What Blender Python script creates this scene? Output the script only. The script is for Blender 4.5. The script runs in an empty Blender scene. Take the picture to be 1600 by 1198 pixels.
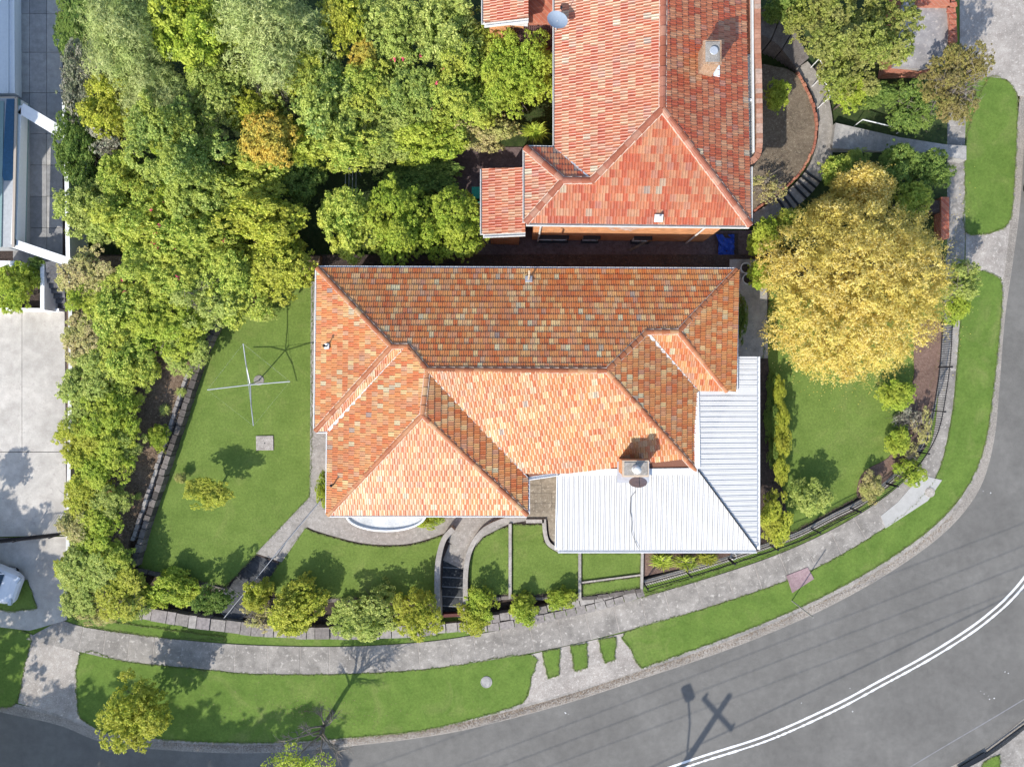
import bpy, bmesh, math, random
import numpy as np
from mathutils import Vector, Matrix
R = math.radians
sc = bpy.context.scene
COL = sc.collection

# ------------------------------------------------------------------ camera, sky, sun, exposure
H = 36.0          # camera height above the road (m)
S = 30.0          # photograph pixels per metre at road level
cam_d = bpy.data.cameras.new('camera'); cam = bpy.data.objects.new('camera', cam_d); COL.objects.link(cam)
cam.location = (0, 0, H); cam.rotation_euler = (0, 0, 0)
cam_d.sensor_width = 36; cam_d.lens = 36 * H / (1600 / S); cam_d.clip_end = 1500; cam_d.clip_start = .1
sc.camera = cam
SUN_EL = R(39); SUN_DIR = Vector((-.55, -.835, 0)).normalized()      # towards the sun, in plan
w = bpy.data.worlds.new('World'); sc.world = w; w.use_nodes = True
nt = w.node_tree; bg = nt.nodes['Background']; sky = nt.nodes.new('ShaderNodeTexSky')
sky.sky_type = 'NISHITA'; sky.sun_disc = False; sky.sun_elevation = SUN_EL
sky.sun_rotation = math.atan2(SUN_DIR.x, SUN_DIR.y)
nt.links.new(sky.outputs[0], bg.inputs[0]); bg.inputs[1].default_value = .15
sd = bpy.data.lights.new('sun', 'SUN'); sun = bpy.data.objects.new('sun', sd); COL.objects.link(sun)
sd.energy = 3.3; sd.angle = R(.55); sd.color = (1, .95, .87)
tosun = Vector((SUN_DIR.x * math.cos(SUN_EL), SUN_DIR.y * math.cos(SUN_EL), math.sin(SUN_EL)))
sun.rotation_euler = tosun.to_track_quat('Z', 'Y').to_euler(); sun.location = tosun * 60
sc.view_settings.view_transform = 'Standard'; sc.view_settings.look = 'None'; sc.view_settings.gamma = 1
sc.view_settings.exposure = .88

# ------------------------------------------------------------------ helpers
def P(x, y, z=0.0):
    """a point of the place: photograph column/row and its height above the road"""
    k = (H - z) / H / S
    return Vector(((x - 800) * k, (599 - y) * k, z))
def PL(pts, z): return [P(x, y, z) for x, y in pts]
def M(px, z=0): return px / S * (H - z) / H

def spline(pts, n=8, closed=False):
    pts = [Vector((p[0], p[1], 0)) for p in pts]; out = []
    N = len(pts); rng = N if closed else N - 1
    for i in range(rng):
        if closed: p0, p1, p2, p3 = pts[(i-1) % N], pts[i], pts[(i+1) % N], pts[(i+2) % N]
        else: p0, p1, p2, p3 = pts[max(i-1, 0)], pts[i], pts[i+1], pts[min(i+2, N-1)]
        for k in range(n):
            t = k / n
            q = .5 * ((2*p1) + (p2-p0)*t + (2*p0-5*p1+4*p2-p3)*t*t + (3*p1-p0-3*p2+p3)*t**3)
            out.append((q.x, q.y))
    if not closed: out.append((pts[-1].x, pts[-1].y))
    return out
def resample(pts, n):
    d = [0]
    for a, b in zip(pts, pts[1:]): d.append(d[-1] + math.dist(a, b))
    out = []; j = 0
    for i in range(n):
        t = d[-1] * i / (n - 1)
        while j < len(pts) - 2 and d[j+1] < t: j += 1
        f = (t - d[j]) / max(1e-9, d[j+1] - d[j]); f = min(max(f, 0), 1)
        out.append((pts[j][0] + (pts[j+1][0]-pts[j][0])*f, pts[j][1] + (pts[j+1][1]-pts[j][1])*f))
    return out
def offset(pts, dist):
    """offset a polyline sideways; positive = to the left of travel on the page (y down)"""
    out = []
    for i, p in enumerate(pts):
        a = pts[max(i-1, 0)]; b = pts[min(i+1, len(pts)-1)]
        dx, dy = b[0]-a[0], b[1]-a[1]; l = math.hypot(dx, dy) or 1
        out.append((p[0] + dy/l*dist, p[1] - dx/l*dist))
    return out

def link(name, me, m=None, parent=None, smooth=False):
    o = bpy.data.objects.new(name, me); COL.objects.link(o)
    if m is not None and not me.materials: me.materials.append(m)
    if parent is not None: o.parent = parent
    if smooth:
        me.polygons.foreach_set('use_smooth', [True] * len(me.polygons))
    return o
def tag(o, label=None, cat=None, group=None, kind=None):
    if label: o['label'] = label
    if cat: o['category'] = cat
    if group: o['group'] = group
    if kind: o['kind'] = kind
    return o
def empty(name, loc, label, cat, group=None, rz=0):
    o = bpy.data.objects.new(name, None); COL.objects.link(o); o.location = loc; o.rotation_euler = (0, 0, rz)
    o.empty_display_size = .3
    return tag(o, label, cat, group)
def struct(o): o['kind'] = 'structure'; return o

class MB:
    """collects shapes, builds one mesh"""
    def __init__(s): s.v = []; s.f = []
    def add(s, vs, fs):
        n = len(s.v); s.v += [tuple(v) for v in vs]; s.f += [tuple(i + n for i in f) for f in fs]; return s
    def prism(s, top, zb):
        n = len(top); ar = sum(top[i].x*top[(i+1) % n].y - top[(i+1) % n].x*top[i].y for i in range(n))
        if ar < 0: top = top[::-1]
        bot = [Vector((p.x, p.y, zb)) for p in top]
        fs = [tuple(range(n)), tuple(range(2*n-1, n-1, -1))] + [(i, n+i, n+(i+1) % n, (i+1) % n) for i in range(n)]
        return s.add(top + bot, fs)
    def box(s, c, size, rz=0, ry=0, rx=0, taper=1.0):
        hx, hy, hz = size[0]/2, size[1]/2, size[2]/2
        m = Matrix.Rotation(rz, 3, 'Z') @ Matrix.Rotation(ry, 3, 'Y') @ Matrix.Rotation(rx, 3, 'X')
        vs = []
        for z in (-1, 1):
            t = taper if z > 0 else 1
            for x, y in ((-1, -1), (1, -1), (1, 1), (-1, 1)): vs.append(m @ Vector((x*hx*t, y*hy*t, z*hz)) + Vector(c))
        return s.add(vs, [(3, 2, 1, 0), (4, 5, 6, 7), (0, 1, 5, 4), (1, 2, 6, 5), (2, 3, 7, 6), (3, 0, 4, 7)])
    def tube(s, pts, rad, n=6, cap=True):
        pts = [Vector(p) for p in pts]
        if not hasattr(rad, '__len__'): rad = [rad] * len(pts)
        vs = []; k = len(pts)
        for i, p in enumerate(pts):
            d = (pts[min(i+1, k-1)] - pts[max(i-1, 0)])
            d = d.normalized() if d.length > 1e-8 else Vector((0, 0, 1))
            u = d.cross(Vector((0, 0, 1)) if abs(d.z) < .9 else Vector((1, 0, 0))).normalized(); v2 = d.cross(u)
            for j in range(n):
                a = 2*math.pi*j/n; vs.append(p + (u*math.cos(a) + v2*math.sin(a))*rad[i])
        fs = [(i*n+j, i*n+(j+1) % n, (i+1)*n+(j+1) % n, (i+1)*n+j) for i in range(k-1) for j in range(n)]
        if cap: fs += [tuple(range(n-1, -1, -1)), tuple((k-1)*n+j for j in range(n))]
        return s.add(vs, fs)
    def bar(s, a, b, wd, ht):
        """box beam between two points, top-centre line a-b"""
        a = Vector(a); b = Vector(b); d = (b-a).normalized(); u = Vector((-d.y, d.x, 0)).normalized()*wd/2; dn = Vector((0, 0, -ht))
        vs = [a-u, a+u, b+u, b-u, a-u+dn, a+u+dn, b+u+dn, b-u+dn]
        return s.add(vs, [(0, 3, 2, 1), (4, 5, 6, 7), (0, 1, 5, 4), (1, 2, 6, 5), (2, 3, 7, 6), (3, 0, 4, 7)])
    def lathe(s, prof, c=(0, 0, 0), n=20):
        c = Vector(c); vs = []; k = len(prof)
        for r, z in prof:
            for j in range(n):
                a = 2*math.pi*j/n; vs.append(c + Vector((r*math.cos(a), r*math.sin(a), z)))
        fs = [(i*n+j, i*n+(j+1) % n, (i+1)*n+(j+1) % n, (i+1)*n+j) for i in range(k-1) for j in range(n)]
        fs += [tuple(range(n-1, -1, -1)), tuple((k-1)*n+j for j in range(n))]
        return s.add(vs, fs)
    def build(s, name, m=None, parent=None, smooth=False, recalc=False):
        me = bpy.data.meshes.new(name); me.from_pydata(s.v, [], s.f); me.update()
        if recalc:
            bm = bmesh.new(); bm.from_mesh(me); bmesh.ops.recalc_face_normals(bm, faces=bm.faces); bm.to_mesh(me); bm.free()
        return link(name, me, m, parent, smooth)

# ------------------------------------------------------------------ materials
def lin(c): return tuple((x/255/12.92 if x/255 <= .04045 else ((x/255+.055)/1.055)**2.4) for x in c) + (1,)
def newmat(name, rough=.85):
    m = bpy.data.materials.new(name); m.use_nodes = True; t = m.node_tree
    b = t.nodes['Principled BSDF']; b.inputs['Roughness'].default_value = rough; b.inputs['Specular IOR Level'].default_value = .3
    return m, t, b
def ramp(t, fac, cols):
    r = t.nodes.new('ShaderNodeValToRGB'); cr = r.color_ramp
    while len(cr.elements) < len(cols): cr.elements.new(.5)
    for e, (p, c) in zip(cr.elements, cols): e.position = p; e.color = tuple(c) + ((1,) if len(c) == 3 else ())
    t.links.new(fac, r.inputs[0]); return r.outputs[0]
def noise(t, scale, detail=4, rough=.6, vec=None, dist=0):
    n = t.nodes.new('ShaderNodeTexNoise'); n.inputs['Scale'].default_value = scale
    n.inputs['Detail'].default_value = detail; n.inputs['Roughness'].default_value = rough; n.inputs['Distortion'].default_value = dist
    if vec is None:
        g = t.nodes.new('ShaderNodeNewGeometry'); vec = g.outputs['Position']
    t.links.new(vec, n.inputs['Vector']); return n.outputs['Fac']
def mix(t, fac, a, b, mode='MIX'):
    m = t.nodes.new('ShaderNodeMix'); m.data_type = 'RGBA'; m.blend_type = mode
    for s, v in ((m.inputs[0], fac), (m.inputs[6], a), (m.inputs[7], b)):
        if hasattr(v, 'is_output') or isinstance(v, bpy.types.NodeSocket): t.links.new(v, s)
        else: s.default_value = v if not isinstance(v, (tuple, list)) else (tuple(v) + (1,))[:4]
    return m.outputs[2]
def bump(t, b, h, strength=.4, dist=.02):
    n = t.nodes.new('ShaderNodeBump'); n.inputs['Strength'].default_value = strength; n.inputs['Distance'].default_value = dist
    t.links.new(h, n.inputs['Height']); t.links.new(n.outputs[0], b.inputs['Normal'])
def mottled(name, c0, c1, scale=6, fine=60, c2=None, rough=.9, bs=.4, bd=.015, amt=.5, big=.6, bigamt=.35):
    """two-colour noise with fine grain and a broad stain layer"""
    m, t, b = newmat(name, rough)
    a = ramp(t, noise(t, scale, 5, .65), [(.32, c0), (.68, c1)])
    f = noise(t, fine, 3, .7)
    g = ramp(t, f, [(.3, (1-amt,)*3), (.7, (1+amt*.5,)*3)])
    col = mix(t, 1, a, g, 'MULTIPLY')
    st = ramp(t, noise(t, big, 4, .6, dist=.6), [(.38, (1,)*3), (.7, (1-bigamt,)*3)])
    col = mix(t, 1, col, st, 'MULTIPLY')
    if c2 is not None:
        k = ramp(t, noise(t, scale*2.3, 6, .7), [(.56, (0,)*3), (.66, (1,)*3)]); col = mix(t, k, col, c2)
    t.links.new(col, b.inputs['Base Color']); bump(t, b, f, bs, bd); return m
def plain(name, c, rough=.6, metal=0, var=.12, scale=8):
    m, t, b = newmat(name, rough); b.inputs['Metallic'].default_value = metal
    g = ramp(t, noise(t, scale, 5), [(.3, (1-var,)*3), (.7, (1,)*3)])
    t.links.new(mix(t, 1, tuple(c), g, 'MULTIPLY'), b.inputs['Base Color']); return m
def island(name, cols, rough=.75, var=.25, scale=9, fine=True, bs=.2):
    """each separate piece of the mesh takes a colour of its own"""
    m, t, b = newmat(name, rough); g = t.nodes.new('ShaderNodeNewGeometry')
    c = ramp(t, g.outputs['Random Per Island'], cols)
    n = noise(t, scale, 5, .7); k = ramp(t, n, [(.3, (1-var,)*3), (.7, (1,)*3)])
    col = mix(t, 1, c, k, 'MULTIPLY')
    if 'tile' in name:
        b.inputs['Specular IOR Level'].default_value = .8; b.inputs['Roughness'].default_value = .46
        o2 = ramp(t, noise(t, .55, 5, .7, dist=.8), [(.36, (1.05,)*3), (.70, (.80, .76, .76))]); col = mix(t, 1, col, o2, 'MULTIPLY')
        li = ramp(t, noise(t, 13, 5, .8), [(.63, (0,)*3), (.72, (.5,)*3)]); col = mix(t, li, col, (.34, .29, .22))
    t.links.new(col, b.inputs['Base Color']); bump(t, b, n, bs, .01); return m
def leafmat(name, cols, tint, trans=.42, ns=.9):
    """leaf colours by leaf, drifting towards a second tint in broad patches"""
    m = bpy.data.materials.new(name); m.use_nodes = True; t = m.node_tree; t.nodes.clear()
    g = t.nodes.new('ShaderNodeNewGeometry')
    n = len(cols); c = ramp(t, g.outputs['Random Per Island'], [(i/(n-1), x) for i, x in enumerate(cols)])
    k = ramp(t, noise(t, ns, 4, .6), [(.42, (0,)*3), (.62, (.65,)*3)])
    col = mix(t, k, c, tint)
    d = t.nodes.new('ShaderNodeBsdfPrincipled'); d.inputs['Roughness'].default_value = .55; d.inputs['Specular IOR Level'].default_value = .25
    tr = t.nodes.new('ShaderNodeBsdfTranslucent'); ms = t.nodes.new('ShaderNodeMixShader'); o = t.nodes.new('ShaderNodeOutputMaterial')
    ms.inputs[0].default_value = trans
    t.links.new(col, d.inputs['Base Color']); t.links.new(col, tr.inputs['Color'])
    t.links.new(d.outputs[0], ms.inputs[1]); t.links.new(tr.outputs[0], ms.inputs[2]); t.links.new(ms.outputs[0], o.inputs[0])
    return m

def grassmat(name='lawn_grass', a=(.085, .15, .028), b_=(.13, .205, .042), dry=(.19, .225, .07)):
    m, t, b = newmat(name, .95); b.inputs['Specular IOR Level'].default_value = .1
    c = ramp(t, noise(t, 1.1, 6, .62, dist=.4), [(.3, a), (.72, b_)])
    d = ramp(t, noise(t, .5, 6, .7, dist=1), [(.52, (0,)*3), (.74, (.55,)*3)])
    c = mix(t, d, c, dry)
    f1 = ramp(t, noise(t, 9, 6, .75), [(.3, (.72,)*3), (.7, (1.18,)*3)])
    f2n = noise(t, 55, 3, .8); f2 = ramp(t, f2n, [(.25, (.62,)*3), (.75, (1.3,)*3)])
    c = mix(t, 1, mix(t, 1, c, f1, 'MULTIPLY'), f2, 'MULTIPLY')
    t.links.new(c, b.inputs['Base Color']); bump(t, b, f2n, .8, .03); return m
GRASS = grassmat('lawn_grass', (.122, .185, .038), (.175, .248, .056), (.235, .26, .085))
GRASS2 = grassmat('verge_grass', (.105, .175, .033), (.155, .235, .048), (.24, .265, .09))
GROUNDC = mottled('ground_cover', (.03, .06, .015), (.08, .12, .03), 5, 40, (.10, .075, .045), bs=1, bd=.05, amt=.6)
SOIL = mottled('soil', (.15, .10, .065), (.30, .21, .145), 5, 45, (.40, .31, .23), bs=.9, bd=.04, amt=.5)
DARKSOIL = mottled('dark_earth', (.045, .035, .03), (.10, .07, .06), 7, 45, (.13, .10, .09), bs=.9, bd=.04)
MULCH = mottled('mulch', (.17, .10, .075), (.29, .19, .15), 10, 60, (.36, .28, .23), bs=1, bd=.03, amt=.55)
def asphaltmat():
    m, t, b = newmat('asphalt', .9)
    c = ramp(t, noise(t, .35, 4, .6, dist=.5), [(.35, (.128, .122, .112)), (.68, (.162, .155, .142))])
    f = noise(t, 42, 2, .9); k = ramp(t, f, [(.2, (.5,)*3), (.5, (1,)*3), (.8, (1.6,)*3)])
    c = mix(t, 1, c, k, 'MULTIPLY')
    p = ramp(t, noise(t, 2.2, 5, .7), [(.35, (.88,)*3), (.65, (1.06,)*3)]); c = mix(t, 1, c, p, 'MULTIPLY')
    t.links.new(c, b.inputs['Base Color']); bump(t, b, f, .5, .01); return m
ASPHALT = asphaltmat()
CONC = mottled('old_concrete', (.27, .245, .215), (.39, .36, .325), 4, 38, (.42, .39, .35), amt=.4, bigamt=.3)
CONC_WALL = mottled('rendered_wall', (.34, .31, .28), (.48, .45, .41), 6, 40, (.22, .20, .18), amt=.4)
CONC_PATH = mottled('path_concrete', (.25, .23, .205), (.38, .35, .315), 2.2, 30, (.43, .40, .36), amt=.4, big=.8, bigamt=.4)
CONC_AGG = mottled('aggregate_concrete', (.22, .19, .16), (.44, .40, .35), 16, 45, (.60, .56, .50), amt=.6, bigamt=.35)
CONC_NEW = mottled('new_concrete', (.38, .37, .35), (.44, .43, .41), 3, 40, None, amt=.15, bigamt=.1)
CONC_YARD = mottled('yard_concrete', (.42, .39, .35), (.54, .51, .46), 2, 30, (.36, .33, .30), amt=.2, bigamt=.25)
CONC_SLAB = mottled('drive_slabs', (.30, .29, .28), (.44, .42, .39), 2.5, 30, (.22, .22, .22), amt=.3, bigamt=.3)
CONC_CREV = mottled('driveway_concrete', (.34, .30, .265), (.47, .43, .385), 3, 30, (.51, .47, .42), amt=.45, bigamt=.3)
PAVE = mottled('stone_paving', (.24, .20, .15), (.36, .31, .24), 4, 30, (.42, .37, .30), amt=.3)
STONE = island('sandstone', [(0, (.24, .215, .20)), (.35, (.33, .30, .275)), (.7, (.43, .40, .365)), (1, (.30, .265, .26))], .95, .5, 7, bs=.8)
STONE_D = island('dark_stone', [(0, (.08, .07, .065)), (.5, (.16, .14, .125)), (1, (.24, .21, .19))], .95, .5, 7, bs=.8)
TILE = island('terracotta_tile', [(0, (0.493, 0.121, 0.025)), (.2, (0.532, 0.179, 0.042)), (.38, (0.552, 0.242, 0.071)), (.52, (0.493, 0.147, 0.046)), (.66, (0.571, 0.305, 0.104)),
    (.80, (0.493, 0.195, 0.084)), (.92, (0.612, 0.420, 0.184)), (.965, (0.454, 0.210, 0.117)), (.99, (0.552, 0.483, 0.275)), (1, (0.296, 0.200, 0.167))], .5, .22, 5)
TILE_R = island('red_terracotta_tile', [(0, (0.374, 0.065, 0.017)), (.3, (0.412, 0.098, 0.031)), (.6, (0.431, 0.146, 0.058)), (.85, (0.440, 0.217, 0.107)), (.965, (0.374, 0.131, 0.081)), (.99, (0.449, 0.369, 0.241)), (1, (0.225, 0.131, 0.116))], .5, .22, 5)
CAP = island('ridge_cap', [(0, (0.300, 0.095, 0.041)), (.5, (0.371, 0.137, 0.059)), (.8, (0.406, 0.189, 0.090)), (1, (0.442, 0.284, 0.144))], .6, .25, 9)
CAP_R = island('red_ridge_cap', [(0, (0.270, 0.083, 0.043)), (.6, (0.322, 0.121, 0.076)), (1, (0.373, 0.198, 0.133))], .6, .25, 9)
MORTAR = plain('mortar', (.55, .42, .34), .9)
UNDER = plain('roof_underlay', (.16, .07, .045), .9)
WHITE = plain('white_paint', (.76, .77, .78), .5, 0, .08)
WHITE_ROOF = plain('white_metal_sheet', (.59, .58, .56), .45, 0, .07, 2.5)
OFFW = plain('weathered_white', (.62, .62, .60), .7, 0, .2, 5)
ZINC = plain('zinc', (.50, .52, .55), .45, .3, .2)
DARKM = plain('dark_metal', (.025, .027, .032), .45, .3, .2)
BLACKI = plain('black_iron', (.02, .02, .025), .5, .2, .2)
GLASSD = plain('dark_glass', (.03, .06, .09), .08, 0, .1)
GLASSG = plain('green_glass', (.22, .32, .32), .1, 0, .1)
RUST = mottled('rusty_sheet', (.30, .10, .05), (.42, .17, .09), 5, 30, (.20, .07, .05))
TIMBER = mottled('timber', (.16, .12, .085), (.26, .20, .15), 8, 40)
PINK = mottled('pink_concrete', (.30, .20, .21), (.40, .29, .29), 6, 40, (.24, .15, .17))
BARK = mottled('bark', (.12, .095, .075), (.24, .20, .165), 9, 50, bs=.9)
TWIG = mottled('grey_twig', (.20, .17, .14), (.34, .30, .26), 9, 50)
PAINTLINE = mottled('road_paint', (.72, .72, .72), (.80, .80, .79), 20, 60, (.48, .48, .48), amt=.2, bigamt=.1)
BLUE = plain('blue_tarpaulin', (.02, .07, .42), .5, 0, .3)
GREENP = plain('green_plastic', (.02, .30, .20), .5)
def brickmat(name, c1, c2, mortar):
    m, t, b = newmat(name, .9); g = t.nodes.new('ShaderNodeTexCoord'); mp = t.nodes.new('ShaderNodeMapping')
    # courses run along the wall: (x+y, z)
    s = t.nodes.new('ShaderNodeSeparateXYZ'); cb = t.nodes.new('ShaderNodeCombineXYZ'); ad = t.nodes.new('ShaderNodeMath'); ad.operation = 'ADD'
    gg = t.nodes.new('ShaderNodeNewGeometry'); t.links.new(gg.outputs['Position'], s.inputs[0])
    t.links.new(s.outputs[0], ad.inputs[0]); t.links.new(s.outputs[1], ad.inputs[1]); t.links.new(ad.outputs[0], cb.inputs[0]); t.links.new(s.outputs[2], cb.inputs[1])
    br = t.nodes.new('ShaderNodeTexBrick'); t.links.new(cb.outputs[0], br.inputs['Vector'])
    br.inputs['Scale'].default_value = 1; br.inputs['Brick Width'].default_value = .24; br.inputs['Row Height'].default_value = .086
    br.inputs['Mortar Size'].default_value = .006; br.inputs['Color1'].default_value = c1 + (1,); br.inputs['Color2'].default_value = c2 + (1,); br.inputs['Mortar'].default_value = mortar + (1,)
    n = ramp(t, noise(t, 3, 5), [(.3, (.75,)*3), (.7, (1.1,)*3)])
    t.links.new(mix(t, 1, br.outputs['Color'], n, 'MULTIPLY'), b.inputs['Base Color']); return m
BRICK = brickmat('orange_brick', (.52, .20, .07), (.62, .28, .11), (.50, .40, .30))
BRICK_R = brickmat('red_brick', (.36, .10, .06), (.46, .17, .10), (.42, .34, .28))

# leaf palettes (albedo)
L_LIME = leafmat('lime_leaves', [(0.154, 0.235, 0.0244), (0.281, 0.401, 0.0427), (0.48, 0.595, 0.0732), (0.648, 0.734, 0.122)], (0.564, 0.595, 0.0915))
L_MID = leafmat('green_leaves', [(0.133, 0.222, 0.0294), (0.266, 0.389, 0.0588), (0.488, 0.592, 0.103), (0.754, 0.795, 0.176)], (0.665, 0.666, 0.118))
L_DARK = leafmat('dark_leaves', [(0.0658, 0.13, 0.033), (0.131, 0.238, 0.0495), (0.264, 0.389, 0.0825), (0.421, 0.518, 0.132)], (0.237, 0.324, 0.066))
L_BLUE = leafmat('bluegreen_leaves', [(0.105, 0.192, 0.0405), (0.233, 0.347, 0.0743), (0.421, 0.54, 0.135), (0.696, 0.765, 0.243)], (0.547, 0.591, 0.108))
L_OLIVE = leafmat('olive_leaves', [(0.185, 0.239, 0.054), (0.353, 0.428, 0.101), (0.554, 0.615, 0.162), (0.771, 0.802, 0.257)], (0.403, 0.513, 0.108))
L_FEATH = leafmat('feathery_leaves', [(0.203, 0.256, 0.0875), (0.337, 0.405, 0.138), (0.486, 0.527, 0.2), (0.621, 0.648, 0.275)], (0.351, 0.446, 0.112), .25)
L_GOLDG = leafmat('goldgreen_leaves', [(0.201, 0.26, 0.0305), (0.376, 0.437, 0.0488), (0.591, 0.628, 0.0793), (0.725, 0.71, 0.122)], (0.457, 0.451, 0.0732))
L_LIME2 = leafmat('mixed_lime_leaves', [(0.13, 0.17, 0.03), (0.24, 0.3, 0.05), (0.36, 0.42, 0.08), (0.48, 0.52, 0.13)], (0.36, 0.33, 0.12))
L_AUT = leafmat('bronze_gold_leaves', [(0.17, 0.14, 0.05), (0.3, 0.25, 0.08), (0.44, 0.39, 0.12), (0.36, 0.38, 0.09)], (0.3, 0.24, 0.12))
L_YEL = leafmat('yellow_leaves', [(0.48, 0.34, 0.06), (0.7, 0.55, 0.12), (0.82, 0.68, 0.21), (0.9, 0.8, 0.4)], (0.68, 0.6, 0.14), .42, .7)
L_GOLD = leafmat('orange_gold_leaves', [(0.46, 0.298, 0.046), (0.667, 0.472, 0.069), (0.759, 0.571, 0.115), (0.632, 0.596, 0.127)], (0.437, 0.447, 0.0805), .35, 1.3)
L_GREY = leafmat('grey_bronze_leaves', [(0.119, 0.133, 0.0966), (0.238, 0.245, 0.171), (0.402, 0.372, 0.283), (0.535, 0.491, 0.402)], (0.178, 0.223, 0.0966), .15)
L_BROWN = leafmat('brown_leaves', [(0.237, 0.188, 0.078), (0.425, 0.343, 0.156), (0.597, 0.505, 0.247), (0.535, 0.538, 0.169)], (0.377, 0.424, 0.091), .2)
FLOWER = plain('pink_petals', (.70, .10, .16), .7)

# ------------------------------------------------------------------ foliage
def leaves_mesh(name, pos, nrm, L, W, rng, along=None):
    n = len(pos); r = rng.normal(size=(n, 3))
    if along is None: along = r
    d = along - (along*nrm).sum(1, keepdims=True)*nrm; d /= np.linalg.norm(d, axis=1, keepdims=True)+1e-9
    s = np.cross(nrm, d); L = L*rng.uniform(.6, 1.35, (n, 1)); W = W*rng.uniform(.7, 1.3, (n, 1))
    v = np.empty((n, 4, 3)); v[:, 0] = pos-d*L*.5; v[:, 1] = pos+s*W*.5; v[:, 2] = pos+d*L*.5; v[:, 3] = pos-s*W*.5
    v[:, 1] -= nrm*W*.18; v[:, 3] -= nrm*W*.18
    me = bpy.data.meshes.new(name); me.vertices.add(n*4); me.vertices.foreach_set('co', v.reshape(-1))
    me.loops.add(n*4); me.loops.foreach_set('vertex_index', np.arange(n*4, dtype=np.int32))
    me.polygons.add(n); me.polygons.foreach_set('loop_start', np.arange(0, n*4, 4, dtype=np.int32))
    try: me.polygons.foreach_set('loop_total', np.full(n, 4, dtype=np.int32))
    except Exception: pass
    me.update(calc_edges=True); return me
def crown_points(rng, nb, n, rlo, rhi, flat=1.0, shell=.62, zmin=-.55, jag=.25):
    """points on many overlapping clumps that make one uneven crown of radius 1"""
    C = []; Rr = []
    for i in range(nb):
        a = rng.uniform(0, 2*np.pi); z = rng.uniform(-.35, 1); rad = np.sqrt(max(0, 1-z*z))
        q = rng.uniform(.35, 1)**.5 if i > nb*.3 else rng.uniform(0, .6)
        b = rng.uniform(rlo, rhi); f = (1-b*.75)*q*rng.uniform(.88, 1.12)
        C.append((rad*np.cos(a)*f, rad*np.sin(a)*f, z*f*flat)); Rr.append(b)
    C = np.array(C); Rr = np.array(Rr); w_ = Rr**2/np.sum(Rr**2)
    idx = rng.choice(nb, n, p=w_); d = rng.normal(size=(n, 3)); d[:, 2] = np.where(d[:, 2] < -.4, -d[:, 2], d[:, 2]); d /= np.linalg.norm(d, axis=1, keepdims=True)
    rr = Rr[idx]*(shell+(1-shell)*rng.uniform(0, 1, n)**.5)*(1+jag*np.maximum(0, rng.normal(size=n)-1.1))
    p = C[idx]+d*rr[:, None]; nr = d*.75+rng.normal(size=(n, 3))*.45+np.array([0, 0, .45]); nr /= np.linalg.norm(nr, axis=1, keepdims=True)
    k = p[:, 2] > zmin; return p[k], nr[k], d[k]
MESH = {}
def clumps(rng, p, d, per, cr, fing=0, flen=.1, bias=.5):
    """a clump of leaves (or a few leafy fingers) round every twig end"""
    n = len(p); N = n*per; idx = np.repeat(np.arange(n), per); sz = rng.uniform(.55, 1.45, n)[idx][:, None]
    if fing:
        fd = d[:, None, :]*bias+rng.normal(size=(n, fing, 3))*np.array([.7, .7, .35]); fd /= np.linalg.norm(fd, axis=2, keepdims=True)
        f = fd[idx, rng.integers(0, fing, N)]; u = rng.uniform(0, 1, (N, 1))
        q = p[idx]+f*u*flen*sz+rng.normal(size=(N, 3))*cr*(1.1-u*.8); al = f+rng.normal(size=(N, 3))*.5
    else:
        g = rng.normal(size=(N, 3)); g /= np.linalg.norm(g, axis=1, keepdims=True); g *= rng.uniform(.35, 1, (N, 1))
        q = p[idx]+g*cr*sz*np.array([1, 1, .75]); al = None
    nr = d[idx]*.35+(q-p[idx])/cr*.30+rng.normal(size=(N, 3))*.42+np.array([0, 0, .42]); nr /= np.linalg.norm(nr, axis=1, keepdims=True)
    return q, nr, al
YB = [(1288, 332, 20), (1318, 326, 18), (1372, 330, 22), (1425, 338, 20), (1222, 385, 20), (1462, 380, 20), (1230, 520, 18), (1262, 395, 52), (1300, 360, 46), (1345, 372, 58), (1405, 362, 48), (1440, 392, 42), (1438, 440, 40), (1390, 430, 66), (1330, 430, 70), (1268, 450, 58), (1248, 488, 36), (1290, 505, 62), (1345, 500, 66), (1396, 492, 54), (1270, 540, 34), (1310, 555, 38), (1345, 556, 36), (1382, 540, 36), (1425, 470, 36), (1232, 420, 28)]
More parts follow.
